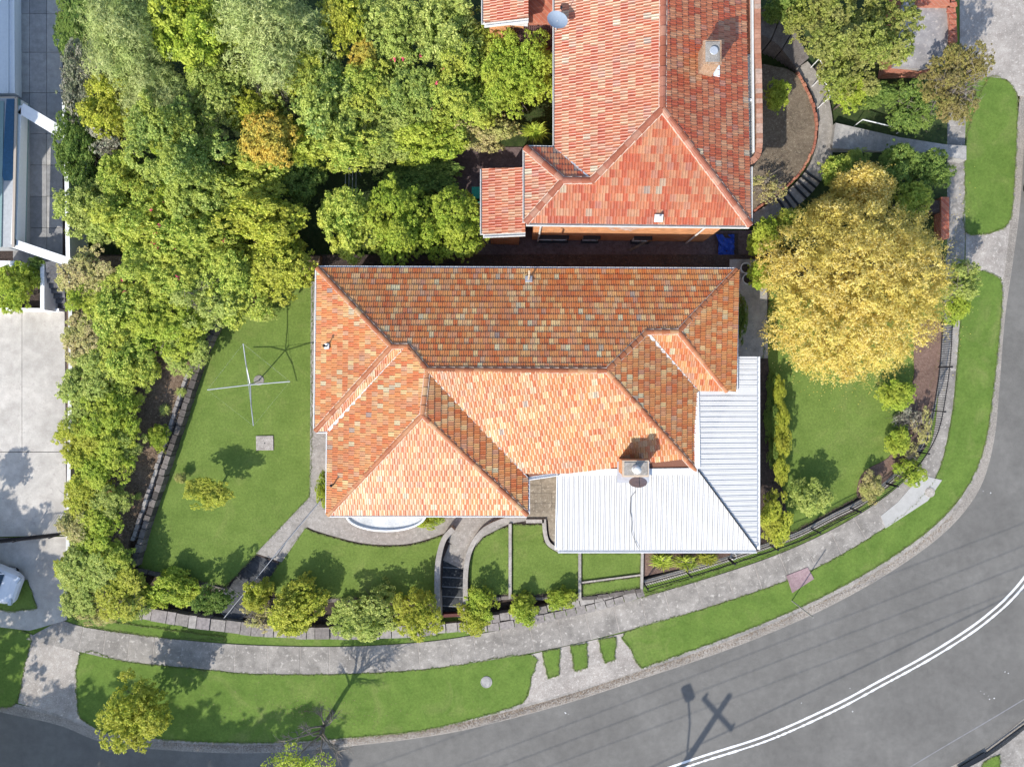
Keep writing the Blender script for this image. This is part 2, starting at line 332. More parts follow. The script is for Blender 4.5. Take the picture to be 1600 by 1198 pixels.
def crown_variant(kind, seed):
    key = (kind, seed)
    if key in MESH: return MESH[key]
    rng = np.random.default_rng(seed*77+len(kind)); cfg = {
        'round': (30, 1000, .18, .40, 24, .078, .066, .040, 1.0), 'fine': (40, 1500, .14, .34, 20, .058, .050, .030, 1.0),
        'big': (70, 3400, .10, .26, 20, .036, .034, .021, .9), 'sparse': (26, 330, .14, .30, 14, .06, .060, .036, 1.0)}
    if kind in cfg:
        nb, nc, r0, r1, per, cr, L, W, fl = cfg[kind]; p, nr, d = crown_points(rng, nb, nc, r0, r1, fl, shell=.7, jag=.45)
        q, nr, al = clumps(rng, p, d, per, cr); me = leaves_mesh('foliage', q, nr, L, W, rng)
    elif kind == 'feather':
        p, nr, d = crown_points(rng, 40, 1500, .14, .34, shell=.7, jag=.6); q, nr, al = clumps(rng, p, d, 26, .03, 3, .20, .6); me = leaves_mesh('foliage', q, nr, .075, .012, rng, al+np.array([.3, .2, -.1]))
    elif kind in ('spray', 'yellow'):
        if kind == 'yellow':
            P_ = []; D_ = []
            B = np.array([((x-1343)/137, (455-y)/137, r/137*1.02) for x, y, r in YB]); B = np.concatenate([B, (.62*(1-np.minimum(1, np.hypot(B[:, 0], B[:, 1]))**2)+.05)[:, None]], 1)
            w_ = B[:, 2]**2/np.sum(B[:, 2]**2); n = 4600; idx = rng.choice(len(B), n, p=w_); d = rng.normal(size=(n, 3)); d[:, 2] = np.abs(d[:, 2])*np.where(rng.random(n) < .82, 1, -1); d /= np.linalg.norm(d, axis=1, keepdims=True)
            rr = B[idx, 2]*(.72+.28*rng.uniform(0, 1, n)**.5)*(1+.25*np.maximum(0, rng.normal(size=n)-1.2)); p = np.stack([B[idx, 0], B[idx, 1], B[idx, 3]], 1)+d*rr[:, None]*np.array([1, 1, 1.0])
            # lumps: push clumps in and out so the crown breaks up into tufts
            p[:, 2] += .13*np.sin(p[:, 0]*17+1.3)*np.sin(p[:, 1]*15+.4)+.05*np.sin(p[:, 0]*31)*np.sin(p[:, 1]*37+2); fl, per, cr, L, W = .11, 44, .0095, .020, .0105
        else:
            p, nr, d = crown_points(rng, 30, 1500, .16, .36, shell=.7, jag=.5); fl, per, cr, L, W = .20, 22, .028, .06, .036
        q, nr, al = clumps(rng, p, d, per, cr, 4, fl, .8); me = leaves_mesh('foliage', q, nr, L, W, rng, al)
    elif kind == 'tuft':     # strappy clump
        n = 260; v = []; f = []
        for i in range(n):
            a = rng.uniform(0, 2*np.pi); l = rng.uniform(.55, 1); r0 = rng.uniform(0, .35); b = rng.uniform(0, 2*np.pi); up = rng.uniform(.3, 1.0)
            o = np.array([np.cos(b)*r0, np.sin(b)*r0, -.4]); dd = np.array([np.cos(a), np.sin(a), 0]); s = np.array([-np.sin(a), np.cos(a), 0])*.028; k = len(v)
            for j, q in enumerate((0, .35, .7, 1)):
                c = o+dd*l*q*.8+np.array([0, 0, up*(q*2.0-1.7*q*q)*.9]); ww = (1, 1, .7, .08)[j]
                v += [tuple(c-s*ww), tuple(c+s*ww)]
            f += [(k+2*j, k+2*j+1, k+2*j+3, k+2*j+2) for j in range(3)]
        me = bpy.data.meshes.new('foliage'); me.from_pydata(v, [], f); me.update()
    MESH[key] = me; return me
def branches(rng, base, top, spread, r, n=6, sub=3, lift=.6, twigs=0):
    """tapered trunk with limbs, one mesh, local coordinates"""
    mb = MB(); base = Vector(base); top = Vector(top)
    mid = base.lerp(top, .5)+Vector((rng.normal()*.06, rng.normal()*.06, 0))
    mb.tube([base, mid, top], [r, r*.8, r*.55], 8)
    for i in range(n):
        a = 2*math.pi*i/n+rng.uniform(-.4, .4); l = spread*rng.uniform(.6, 1)
        s = base.lerp(top, rng.uniform(.6, 1)); e = s+Vector((math.cos(a)*l, math.sin(a)*l, l*lift*rng.uniform(.4, 1.1)))
        m1 = s.lerp(e, .5)+Vector((rng.normal()*.08*l, rng.normal()*.08*l, .1*l))
        mb.tube([s, m1, e], [r*.45, r*.3, r*.1], 5)
        for j in range(sub):
            q = m1.lerp(e, rng.uniform(0, .9)); b = a+rng.uniform(-1.1, 1.1); l2 = l*rng.uniform(.3, .6)
            e2 = q+Vector((math.cos(b)*l2, math.sin(b)*l2, l2*rng.uniform(-.1, .8)))
            mb.tube([q, q.lerp(e2, .5)+Vector((0, 0, .06*l2)), e2], [r*.18, r*.12, r*.04], 4)
            for k in range(twigs):
                q3 = q.lerp(e2, rng.uniform(.2, 1)); c = b+rng.uniform(-1.3, 1.3); l3 = l2*rng.uniform(.3, .7)
                mb.tube([q3, q3+Vector((math.cos(c)*l3, math.sin(c)*l3, l3*rng.uniform(-.1, .8)))], [r*.07, r*.025], 3)
    return mb
SEED = [100]; GROW = 1.2
def plant(name, label, cat, px, py, rx, ry, zc, zg, mat_, kind='round', var=None, hz=None, group=None, trunk='stem', rot=None, flowers=0, bare=0):
    """a tree or shrub: apparent centre and radii in photograph pixels, height of crown centre zc, ground zg"""
    SEED[0] += 1; rng = np.random.default_rng(SEED[0]); c = P(px, py, zc); GROW = 1.0 if kind in ('tuft', 'yellow') else 1.17
    t = empty(name, (c.x, c.y, zg), label, cat, group)
    rxm, rym = M(rx, zc), M(ry, zc); hz = hz or min(max(.6, (zc-zg)*.9), (rxm+rym)*.5)
    me = crown_variant(kind, var if var is not None else int(rng.integers(0, 4)))
    part = 'foliage' if trunk == 'stem' else 'crown'
    if rot is None:
        rot = rng.uniform(0, 6.28) if .8 < rxm/rym < 1.25 else (0 if rng.random() < .5 else math.pi)
    if not me.materials: me.materials.append(mat_)
    o = bpy.data.objects.new(part, me); COL.objects.link(o); o.parent = t
    o.location = (0, 0, zc-zg); o.scale = (rxm*GROW, rym*GROW, hz*1.08)
    if .8 < rxm/rym < 1.25: o.rotation_euler = (0, 0, rot)
    elif rot: o.rotation_euler = (0, 0, math.pi)
    o.material_slots[0].link = 'OBJECT'; o.material_slots[0].material = mat_
    rr = max(rxm, rym)
    branches(rng, (0, 0, -.05), (0, 0, (zc-zg)*.75), min(rxm, rym)*.8, .035+rr*.035, 6, 3, twigs=2 if bare else 0).build(trunk, BARK if not bare else TWIG, t, True)
    if bare:
        b = MB(); 
        for i in range(int(bare)):
            a = rng.uniform(0, 6.28); e = rng.uniform(.1, 1.2); l = rng.uniform(.7, 1.05)
            s = Vector((math.cos(a)*rxm*.3, math.sin(a)*rym*.3, (zc-zg))); q = Vector((math.cos(a)*math.cos(e)*rxm*l, math.sin(a)*math.cos(e)*rym*l, (zc-zg)+math.sin(e)*hz*l*1.05))
            m1 = s.lerp(q, .6)+Vector(rng.normal(size=3)*.06); b.tube([s, m1, q], [.022, .014, .005], 4)
            for j in range(3):
                u = s.lerp(q, rng.uniform(.4, 1)); b.tube([u, u+Vector(rng.normal(size=3))*.22], [.009, .004], 3)
        b.build('twigs', TWIG, t)
    if flowers:
        v = []; n_ = flowers
        ph = rng.uniform(0, 2*np.pi, n_); th = rng.uniform(.2, .9, n_)
        ps = np.stack([np.cos(ph)*rxm*np.sqrt(1-th**2), np.sin(ph)*rym*np.sqrt(1-th**2), th*hz+(zc-zg)], 1)
        ps = np.repeat(ps, 9, 0)+rng.normal(size=(n_*9, 3))*.045; nn = rng.normal(size=ps.shape)+[0, 0, 1]; nn /= np.linalg.norm(nn, axis=1, keepdims=True)
        f = link('blossom', leaves_mesh('blossom', ps, nn, .09, .07, rng), FLOWER, t)
        tag(f, kind='stuff')
    return t

# ------------------------------------------------------------------ ground, road, pavements
K = spline([(-260, 1052), (-120, 1082), (0, 1112), (90, 1132), (165, 1160), (270, 1172), (400, 1176), (540, 1166), (690, 1147), (800, 1122), (900, 1094),
    (1000, 1061), (1100, 1028), (1200, 990), (1300, 945), (1400, 888), (1480, 828), (1530, 765), (1553, 690), (1562, 600), (1570, 500), (1584, 400), (1594, 320), (1601, 200), (1604, 60), (1606, -80), (1610, -300)], 8)
g = MB(); g.add([(-300, -300, -.06), (300, -300, -.06), (300, 300, -.06), (-300, 300, -.06)], [(0, 1, 2, 3)])
struct(g.build('ground', GROUNDC))
road = MB(); road.prism([P(x, y, 0) for x, y in offset(K, 2)] + [P(2300, -300, 0), P(2300, 1700, 0), P(-260, 1700, 0)], -.05)
struct(road.build('road', ASPHALT))
def strip(a, b, z, mat_, name, zb=None, n=160, gap=0, seg=0, za=None):
    """band between two lines; seg > 0 splits it into separate slabs with joints"""
    a = resample(a, n); b = resample(b, n); mb = MB()
    if seg:
        step = seg
        i = 0; e = gap
        while i+step < n:
            q = []
            for j in range(i, i+step+1):
                f = e if j == i else (-e if j == i+step else 0)
                jj = min(j+1, n-1) if f > 0 else j-1
                q.append((a[j][0]+(a[jj][0]-a[j][0])*abs(f), a[j][1]+(a[jj][1]-a[j][1])*abs(f), b[j][0]+(b[jj][0]-b[j][0])*abs(f), b[j][1]+(b[jj][1]-b[j][1])*abs(f)))
            mb.prism([P(x[0], x[1], z) for x in q]+[P(x[2], x[3], z) for x in q[::-1]], zb if zb is not None else z-.1)
            i += step
    else:
        zz = zb if zb is not None else z-.1
        A = [P(x, y, z if za is None else za) for x, y in a]; B = [P(x, y, z) for x, y in b]
        V = A+B+[Vector((p.x, p.y, zz)) for p in A]+[Vector((p.x, p.y, zz)) for p in B]
        F = []
        for i in range(n-1):
            F += [(i, n+i, n+i+1, i+1), (i, i+1, 2*n+i+1, 2*n+i), (n+i, 3*n+i, 3*n+i+1, n+i+1)]
        F += [(0, 2*n, 3*n, n), (n-1, 2*n-1, 4*n-1, 3*n-1)]
        mb.add(V, F)
    return struct(mb.build(name, mat_, recalc=not seg))
strip(K, offset(K, 13), .012, CONC_AGG, 'gutter', -.04, 300, za=.004)
strip(offset(K, 12.6), offset(K, 18), .152, CONC, 'kerb', -.04, 300, seg=12, gap=.03)
# everything behind the kerb
base = MB(); base.prism([P(x, y, .13) for x, y in offset(K, 15)]+[P(1640, -300, .13), P(-300, -300, .13), P(-300, 1040, .13)], -.05)
struct(base.build('pavement_base', GRASS2))
def sheet(name, pts, z, mat_, zb=None, smooth=None, kind='structure'):
    if smooth: pts = spline(pts, smooth, True)
    mb = MB(); mb.prism(PL(pts, z), z-.06 if zb is None else zb); o = mb.build(name, mat_)
    if kind: o['kind'] = kind
    return o
# verge grass
FP_LO = spline([(40, 998), (125, 1018), (200, 1033), (330, 1046), (400, 1052), (540, 1052), (680, 1043), (828, 1020), (960, 990), (1100, 950), (1240, 902), (1330, 857), (1410, 803), (1462, 745), (1485, 660), (1494, 580), (1500, 500), (1505, 440), (1508, 360), (1508, 220), (1512, 120)], 8)
FP_UP = spline([(95, 968), (130, 979), (200, 990), (300, 1001), (400, 1008), (540, 1010), (680, 1001), (800, 980), (960, 944), (1100, 905), (1230, 860), (1340, 805), (1420, 745), (1456, 690), (1468, 600), (1474, 520), (1476, 440), (1480, 360), (1480, 220), (1484, 120)], 8)
def nearest(a, pts, n):
    a = resample(a, n); pts = resample(pts, 1200); out = []; j0 = 0
    for p in a:
        j0 = min(range(j0, min(j0+60, 1200)), key=lambda j: (pts[j][0]-p[0])**2+(pts[j][1]-p[1])**2); out.append(pts[j0])
    return a, out
def slabs(lo, up, z, mat_, name, step, gapm=.03):
    d = 0; mb = MB(); n = len(lo); i = 0; rs = random.Random(7)
    while i < n-1:
        j = min(n-1, i+step+rs.choice((-1, 0, 0, 1)))
        A = lo[i:j+1]; B = up[i:j+1]
        if len(A) > 2:
            sh = lambda p, q: (p[0]+(q[0]-p[0])*gapm, p[1]+(q[1]-p[1])*gapm)
            A = [sh(A[0], A[1])]+A[1:-1]+[sh(A[-1], A[-2])]; B = [sh(B[0], B[1])]+B[1:-1]+[sh(B[-1], B[-2])]
            mb.prism([P(x, y, z+rs.uniform(-.003, .003)*0) for x, y in A]+[P(x, y, z) for x, y in B[::-1]], z-.08)
        i = j
    return struct(mb.build(name, mat_))
FLO, FUP = nearest(FP_LO, FP_UP, 330)
slabs(FLO, FUP, (.17), CONC_PATH, 'footpath', 7, .10)
fbm = MB(); fbm.prism([P(x, y, .158) for x, y in FLO]+[P(x, y, .158) for x, y in FUP[::-1]], .1); struct(fbm.build('footpath_bed', CONC_CREV))
V1 = [(126, 1020), (200, 1034), (330, 1047), (400, 1053), (540, 1053), (680, 1044), (828, 1022), (830, 1058), (820, 1092), (800, 1104), (740, 1122), (650, 1142), (530, 1153), (440, 1159), (330, 1159), (230, 1152), (165, 1143), (135, 1128), (122, 1110)]
V2 = [(978, 987), (1100, 951), (1240, 903), (1330, 858), (1411, 803), (1463, 745), (1486, 660), (1495, 580), (1501, 500), (1508, 455), (1528, 424), (1552, 430), (1566, 446), (1562, 520), (1552, 610), (1540, 690), (1516, 752), (1467, 813), (1390, 872), (1295, 926), (1197, 971), (1095, 1010), (1012, 1040), (1000, 1041), (986, 1015)]
V3 = [(1545, 122), (1572, 126), (1588, 145), (1589, 200), (1583, 310), (1575, 350), (1545, 364), (1508, 362), (1508, 300), (1508, 230), (1520, 180)]
V4 = [(-60, 972), (-10, 978), (46, 990), (38, 1040), (26, 1096), (0, 1104), (-60, 1090)]
for nm, v in (('verge_lawn', V1), ('verge_lawn', V2), ('verge_lawn', V3), ('verge_lawn', V4)): sheet(nm, v, .165, GRASS2, .1, 3)
for v in ([(847, 1018), (875, 1013), (873, 1055), (856, 1060)], [(891, 1009), (917, 1005), (918, 1043), (898, 1048)], [(935, 999), (963, 995), (960, 1030), (945, 1036)]):
    sheet('grass_patch', v, .19, GRASS2, .1, None)
sheet('grass_strip', [(112, 962), (200, 975), (350, 995), (352, 1000), (250, 996), (130, 978)], .16, GRASS2, .1)
sheet('grass_strip', [(640, 992), (690, 986), (692, 990), (640, 1000)], .16, GRASS2, .1)
sheet('grass_strip', [(980, 935), (1060, 910), (1150, 880), (1240, 850), (1340, 797), (1340, 803), (1230, 858), (1100, 903), (985, 938)], .163, GRASS2, .1)
# crossings and driveways
sheet('crossing_slab', [(829, 1022), (978, 988), (986, 1016), (1000, 1042), (1014, 1042), (940, 1066), (850, 1092), (815, 1101), (826, 1086), (831, 1058)], .16, CONC_CREV, .08)
sheet('crossing_slab', [(46, 990), (124, 1019), (121, 1110), (134, 1129), (162, 1143), (150, 1140), (80, 1112), (28, 1098), (38, 1040)], .162, CONC_CREV, .08)
sheet('crossing_slab', [(1509, 363), (1546, 366), (1578, 352), (1571, 420), (1566, 442), (1552, 428), (1528, 422), (1509, 440)], .162, CONC_CREV, .08)
sheet('crossing_slab', [(1500, -60), (1606, -60), (1606, 60), (1602, 150), (1592, 150), (1574, 124), (1545, 120), (1512, 120), (1500, 70)], .168, CONC_CREV, .08)
sheet('new_footpath_slab', [(1376, 806), (1402, 785), (1440, 742), (1472, 750), (1450, 782), (1384, 825)], .186, CONC_NEW, .1, None)
# painted double line
def ribbon(pts, wpx, z, mat_, name, wob=0):
    rng = random.Random(5); pts = resample(spline(pts, 8), 200); mb = MB()
    w1 = [wpx/2*(1+rng.uniform(-wob, wob)) for _ in pts]
    a = [(q[0], q[1]) for q in pts]; up = offset(a, 1); n = len(a)
    A = [P(p[0]+(u[0]-p[0])*k, p[1]+(u[1]-p[1])*k, z) for p, u, k in zip(a, up, w1)]; B = [P(p[0]-(u[0]-p[0])*k, p[1]-(u[1]-p[1])*k, z) for p, u, k in zip(a, up, w1)]
    mb.add(A+B, [(i, n+i, n+i+1, i+1) for i in range(n-1)]); return struct(mb.build(name, mat_))
DL = [(1000, 1214), (1050, 1197), (1100, 1180), (1199, 1148), (1300, 1103), (1375, 1063), (1450, 1022), (1512, 983), (1550, 954), (1575, 931), (1600, 902), (1620, 870), (1640, 830)]
ribbon(DL, 3.4, .004, PAINTLINE, 'centre_line', .12); ribbon(offset(spline(DL, 6), -8), 3.0, .004, PAINTLINE, 'centre_line', .35)
LEAD = plain('road_seal', (.24, .24, .25), .8); ribbon([(1410, 1205), (1480, 1163), (1540, 1128), (1610, 1086)], 1.1, .004, LEAD, 'road_seam', .5)
rs = random.Random(11); fm = MB()
for (cx, cy, n_, sp) in ((1574, 1048, 3, 3), (1537, 1086, 5, 6), (887, 1113, 3, 3), (1538, 770, 2, 3), (1335, 1100, 2, 30), (1260, 1092, 1, 5)):
    for i in range(n_):
        x, y, q = cx+rs.gauss(0, sp), cy+rs.gauss(0, sp), rs.uniform(.5, 1.3); fm.add([P(x-q, y, .005), P(x, y+q*.7, .005), P(x+q, y-.2*q, .005), P(x, y-q*.8, .005)], [(0, 1, 2, 3)])
struct(fm.build('paint_flecks', PAINTLINE))
# far side of the road
FK = spline([(1420, 1235), (1480, 1200), (1540, 1168), (1600, 1122), (1680, 1050)], 8)
strip(FK, offset(FK, -14), .012, CONC_AGG, 'gutter', -.04, 80); strip(offset(FK, -13.6), offset(FK, -19), .15, CONC, 'kerb', -.04, 80, seg=8, gap=.03)
fb = offset(FK, -18); b = MB(); b.prism([P(x, y, .135) for x, y in fb]+[P(1900, 1050, .135), P(1900, 1600, .135), P(1420, 1600, .135)], -.05); struct(b.build('far_footpath', CONC))
sheet('grass_patch', [(1530, 1215), (1537, 1190), (1552, 1182), (1562, 1180), (1562, 1215)], .17, GRASS2, .1)
dr = MB(); a, b2 = P(1498, 1203, .16), P(1540, 1178, .16); dr.bar(a, b2, .22, .06); a, b2 = P(1540, 1178, .17), P(1605, 1130, .17); dr.bar(a, b2, .06, .05)
tag(dr.build('drain_grate', DARKM), 'long black drain inlet set in the far kerb at the bottom right', 'drain')

# ------------------------------------------------------------------ the block's levels
ZL = 1.2
LOW = .5
sheet('garden_terrain', [(100, 400), (1476, 400), (1474, 520), (1466, 610), (1452, 690), (1420, 738), (1340, 796), (1235, 846), (1140, 876), (1005, 914), (910, 940), (830, 957), (770, 968), (728, 975), (730, 858), (690, 858), (685, 979), (640, 985), (540, 988), (400, 983), (300, 970), (200, 954), (105, 962)], LOW, DARKSOIL, 0)
TER = [(104, 398), (1474, 398), (1474, 505), (1458, 640), (1440, 690), (1400, 738), (1340, 778), (1240, 832), (1140, 868), (1006, 900), (1000, 921), (910, 934), (800, 932), (733, 935), (730, 900), (733, 872), (720, 850), (702, 850), (692, 875), (688, 935), (560, 937), (430, 934), (404, 936), (440, 882), (398, 866), (352, 918), (340, 917), (215, 888), (205, 955), (106, 955)]
sheet('garden_terrain', TER, ZL, DARKSOIL, .1)
G1 = ZL+.03
sheet('lawn', [(489, 430), (420, 455), (345, 500), (318, 560), (266, 720), (215, 880), (217, 887), (290, 902), (352, 916), (484, 776), (487, 700), (487, 560)], G1, GRASS, ZL-.05)
sheet('lawn', spline([(476, 824), (500, 834), (560, 850), (610, 854), (650, 850), (694, 836)], 5)+[(684, 872), (680, 934), (560, 935), (430, 930), (420, 905), (446, 866)], G1, GRASS, ZL-.05)
sheet('lawn', spline([(736, 928), (733, 885), (745, 852), (770, 832), (795, 822)], 5)+[(795, 928)], G1, GRASS, ZL-.05)
sheet('lawn', [(800, 820), (848, 820), (849, 845), (858, 856), (872, 864), (904, 864), (904, 924), (870, 926), (800, 929)], G1, GRASS, ZL-.05)
sheet('lawn', [(909, 864), (1001, 864), (1000, 896), (909, 908)], G1, GRASS, ZL-.05)
sheet('lawn', [(910, 913), (1000, 901), (1000, 917), (912, 930)], G1-.02, GRASS, ZL-.05)
sheet('lawn', [(1205, 440), (1478, 440), (1466, 560), (1440, 650), (1402, 728), (1338, 776), (1240, 829), (1205, 842), (1190, 700), (1192, 560)], G1, GRASS, ZL-.05)
# garden beds
sheet('mulch_bed', spline([(1432, 505), (1428, 560), (1428, 590), (1410, 640), (1398, 690), (1388, 715), (1352, 735), (1340, 760), (1343, 778), (1375, 758), (1410, 728), (1440, 690), (1462, 620), (1469, 560), (1472, 505)], 3, True), G1+.03, MULCH, ZL-.05)
sheet('soil_bed', [(104, 400), (500, 400), (480, 440), (345, 500), (308, 560), (215, 850), (205, 950), (108, 950)], G1+.02, SOIL, ZL-.05)
sheet('soil_bed', [(1002, 862), (1150, 862), (1185, 850), (1175, 857), (1100, 880), (1006, 900)], G1+.02, MULCH, ZL-.05)
sheet('soil_bed', [(1187, 560), (1200, 560), (1212, 700), (1222, 760), (1236, 832), (1196, 848), (1187, 800)], G1+.045, DARKSOIL, ZL-.05)
# paths
sheet('garden_path', [(486, 440), (498, 440), (498, 672), (518, 672), (520, 800), (500, 820), (484, 777)], G1+.012, CONC, ZL-.05)
sheet('garden_path', [(484, 776), (512, 800), (476, 826), (440, 878), (400, 864)], G1+.02, CONC, ZL-.05)
sheet('garden_path', [(502, 795), (560, 800), (700, 800), (830, 800), (830, 812), (795, 818), (755, 838), (730, 868), (722, 852), (706, 850), (697, 834)]+spline([(694, 833), (650, 847), (610, 851), (560, 847), (500, 831), (478, 822)], 4), G1+.028, CONC, ZL-.05)
sheet('courtyard_paving', [(820, 740), (878, 740), (878, 858), (866, 850), (858, 838), (856, 812), (824, 810)], G1+.04, PAVE, ZL-.05)
sheet('side_path', [(1140, 405), (1198, 405), (1200, 560), (1188, 600), (1188, 850), (1170, 850), (1140, 600)], G1+.01, CONC_SLAB, ZL-.05)
# paving joints in the courtyard
jm = MB()
for a, b_ in (((824, 770), (877, 771)), ((823, 786), (877, 786)), ((845, 745), (846, 770)), ((862, 770), (862, 798)), ((836, 786), (836, 799)), ((830, 758), (846, 758)), ((846, 762), (877, 761))):
    jm.bar(P(*a, G1+.043), P(*b_, G1+.043), .02, .01)
struct(jm.build('paving_joints', plain('joint', (.12, .10, .08), .9)))

def blockwall(name, label, pts, z, zb, wd, mat_=STONE, seed=1, lo=.4, hi=.8, cat='stone wall', rows=1, jit=.05, group=None):
    """a wall of separate stone blocks along a line"""
    rng = random.Random(seed); W = [P(x, y, z) for x, y in spline(pts, 6)]; mb = MB()
    d = [0]
    for a, b in zip(W, W[1:]): d.append(d[-1]+(b-a).length)
    def at(s):
        s = min(max(s, 0), d[-1]-1e-6); j = 0
        while j < len(d)-2 and d[j+1] < s: j += 1
        dd = W[j+1]-W[j]; return W[j]+dd*((s-d[j])/max(1e-9, d[j+1]-d[j])), dd.normalized()
    for r in range(rows):
        s = 0
        while s < d[-1]-.1:
            l = min(rng.uniform(lo, hi), d[-1]-s); p, u = at(s+l/2); ang = math.atan2(u.y, u.x)+rng.uniform(-.03, .03)
            off = Vector((-u.y, u.x, 0))*((r-(rows-1)/2)*wd/rows+rng.uniform(-.02, .02))
            zt = z+rng.uniform(-jit, jit); mb.box((p.x+off.x, p.y+off.y, (zt+zb)/2), (l-.02, wd/rows*rng.uniform(.88, 1.02), zt-zb), ang, taper=.97)
            s += l
    o = mb.build(name, mat_); return tag(o, label, cat, group)
blockwall('retaining_wall', 'low weathered sandstone wall along the footpath left of the front steps', [(208, 956), (300, 971), (400, 984), (470, 988), (560, 989), (640, 987), (680, 981)], .95, 0, .66, seed=3)
blockwall('retaining_wall', 'low grey sandstone wall along the footpath from the steps to the iron fence', [(728, 978), (770, 973), (830, 963), (910, 946), (965, 932), (1004, 919)], .95, 0, .85, seed=4, rows=2)
blockwall('stone_sill', 'low grey stone sill in front of the dark front stairway', [(680, 982), (704, 981), (730, 978)], .42, 0, .5, seed=14, lo=.5, hi=.9, cat='stone sill')
blockwall('retaining_wall', 'dark stone edging between the left lower shrubs and the raised lawn', [(212, 890), (290, 906), (352, 922)], 1.26, .3, .22, STONE_D, 5)
blockwall('retaining_wall', 'dark stone edging behind the gold shrubs below the middle lawn', [(408, 936), (500, 938), (600, 938), (684, 938)], 1.26, .3, .2, STONE_D, 6)
blockwall('retaining_wall', 'stone edging behind the two round lime shrubs', [(736, 938), (800, 934), (905, 935), (1002, 922)], 1.22, .3, .2, STONE_D, 7)
blockwall('retaining_wall', 'long brown stone retaining wall on the left edge of the big lawn', [(340, 505), (312, 562), (280, 660), (250, 750), (222, 835), (208, 884)], 1.75, .9, .30, STONE_D, 8, .25, .5, rows=1)
blockwall('garden_edging', 'rough pale rubble edging beside the bank above the long stone wall', [(330, 500), (298, 570), (265, 665), (236, 755), (205, 845)], 1.8, .9, .17, STONE, 9, .2, .4)
sheet('bank', [(500, 400), (497, 425), (420, 452), (335, 500), (303, 562), (200, 850), (198, 950), (105, 950), (104, 400)], 1.65, SOIL, .9)

def kerbline(name, label, pts, z, zb, wd, mat_=CONC, cat='garden wall', group=None):
    W = [P(x, y, z) for x, y in pts]; mb = MB(); n = len(W); up = []
    for i, p in enumerate(W):
        d = (W[min(i+1, n-1)]-W[max(i-1, 0)]).normalized(); up.append(Vector((-d.y, d.x, 0))*wd/2)
    mb.prism([p+u for p, u in zip(W, up)]+[p-u for p, u in zip(W[::-1], up[::-1])], zb)
    return tag(mb.build(name, mat_), label, cat, group)
kerbline('garden_wall', 'thin upright concrete strip between the two lawns right of the steps', [(797, 818), (797, 935)], 1.36, 1, .15, CONC_WALL)
kerbline('garden_wall', 'thin concrete divider running down from the white roof corner', [(906, 862), (906, 938)], 1.36, .4, .14, CONC_WALL)
kerbline('garden_wall', 'concrete divider next to the strappy plants below the white roof', [(1004, 862), (1003, 920)], 1.4, .4, .12, CONC_WALL)
kerbline('garden_edging', 'pale narrow edging crossing the small lawn below the white roof', [(909, 910), (1001, 898)], 1.32, 1, .08, CONC_CREV)
kerbline('garden_wall', 'curved concrete wall on the left side of the front steps', spline([(708, 826), (694, 842), (686, 868), (683, 900), (683, 976)], 6), 1.75, 0, .26, CONC_WALL)
kerbline('garden_wall', 'curved concrete wall on the right side of the front steps', spline([(822, 806), (790, 812), (756, 828), (736, 856), (728, 890), (727, 935), (727, 968)], 6), 1.5, 0, .24, CONC_WALL)
kerbline('garden_wall', 'concrete kerb wall bending round the paved courtyard', [(822, 814), (850, 814)], 1.38, 1.1, .18, CONC_WALL)
kerbline('garden_wall', 'short concrete kerb curving down to the white roof corner', spline([(850, 811), (852, 835), (858, 850), (874, 860)], 5), 1.38, 1.1, .2, CONC_WALL)

# front steps and diagonal steps
def steps(name, label, a, b, wpx, z0, z1, n, mat_=CONC, wpx2=None, group=None, nosing=None):
    mb = MB(); wpx2 = wpx2 or wpx
    dx, dy = b[0]-a[0], b[1]-a[1]; l = math.hypot(dx, dy); nx, ny = -dy/l, dx/l
    for i in range(n):
        f0, f1 = i/n, (i+1)/n; z = z0+(z1-z0)*(i+.5)/n; q = []
        for f, sgn in ((f0, 1), (f1, 1), (f1, -1), (f0, -1)):
            w_ = (wpx+(wpx2-wpx)*f)/2*sgn; q.append((a[0]+dx*f+nx*w_, a[1]+dy*f+ny*w_))
        mb.prism(PL(q, z), min(z0, z1)-.4)
    o = mb.build(name, mat_); tag(o, label, 'steps', group)
    if nosing:
        nb = MB()
        for i in range(n):
            f = i/n; z = z0+(z1-z0)*(i+.5)/n; w_ = (wpx+(wpx2-wpx)*f)/2-1
            up = (i+1)/n if z1 < z0 else f
            p = (a[0]+dx*up, a[1]+dy*up); q0 = P(p[0]+nx*w_, p[1]+ny*w_, z+.012); q1 = P(p[0]-nx*w_, p[1]-ny*w_, z+.012); nb.bar(q0, q1, .05, .03)
        nb.build('step_edges', nosing, o)
    return o
steps('garden_steps', 'dark curved front steps between the two curved concrete walls', (711, 872), (706, 962), 40, 1.0, .2, 6, mottled('shade_dark_tread', (.03, .035, .04), (.07, .075, .08), 4, 30, (.14, .14, .13)), nosing=plain('step_edge', (.20, .21, .22), .9))  # near-black tread colour paints in the deep shade of the stairwell
fs = MB()
for i, (q, z_) in enumerate((([(700, 846), (722, 822), (742, 838), (728, 862), (722, 872)][:4], 1.24), ([(694, 858), (703, 842), (734, 862), (730, 876)], 1.16), ([(690, 874), (696, 857), (731, 874), (729, 892)], 1.06))):
    fs.prism(PL(q, z_), .2)
tag(fs.build('fan_steps', CONC), 'pale fan shaped top steps above the dark front stairway', 'steps')
tm = MB(); tm.bar(P(688, 962, .62), P(726, 960, .62), .16, .3); tag(tm.build('timber_sill', plain('dark_red_timber', (.10, .03, .025), .7)), 'dark red timber sill at the foot of the front stairway', 'sill')
steps('garden_steps', 'narrow shaded steps at the foot of the diagonal path', (424, 868), (352, 962), 48, 1.0, .62, 6, mottled('shade_grey_step', (.05, .055, .065), (.11, .115, .125), 4, 30), nosing=plain('step_edge_grey', (.09, .095, .10), .9))  # dark step colour includes the shade lying on this flight
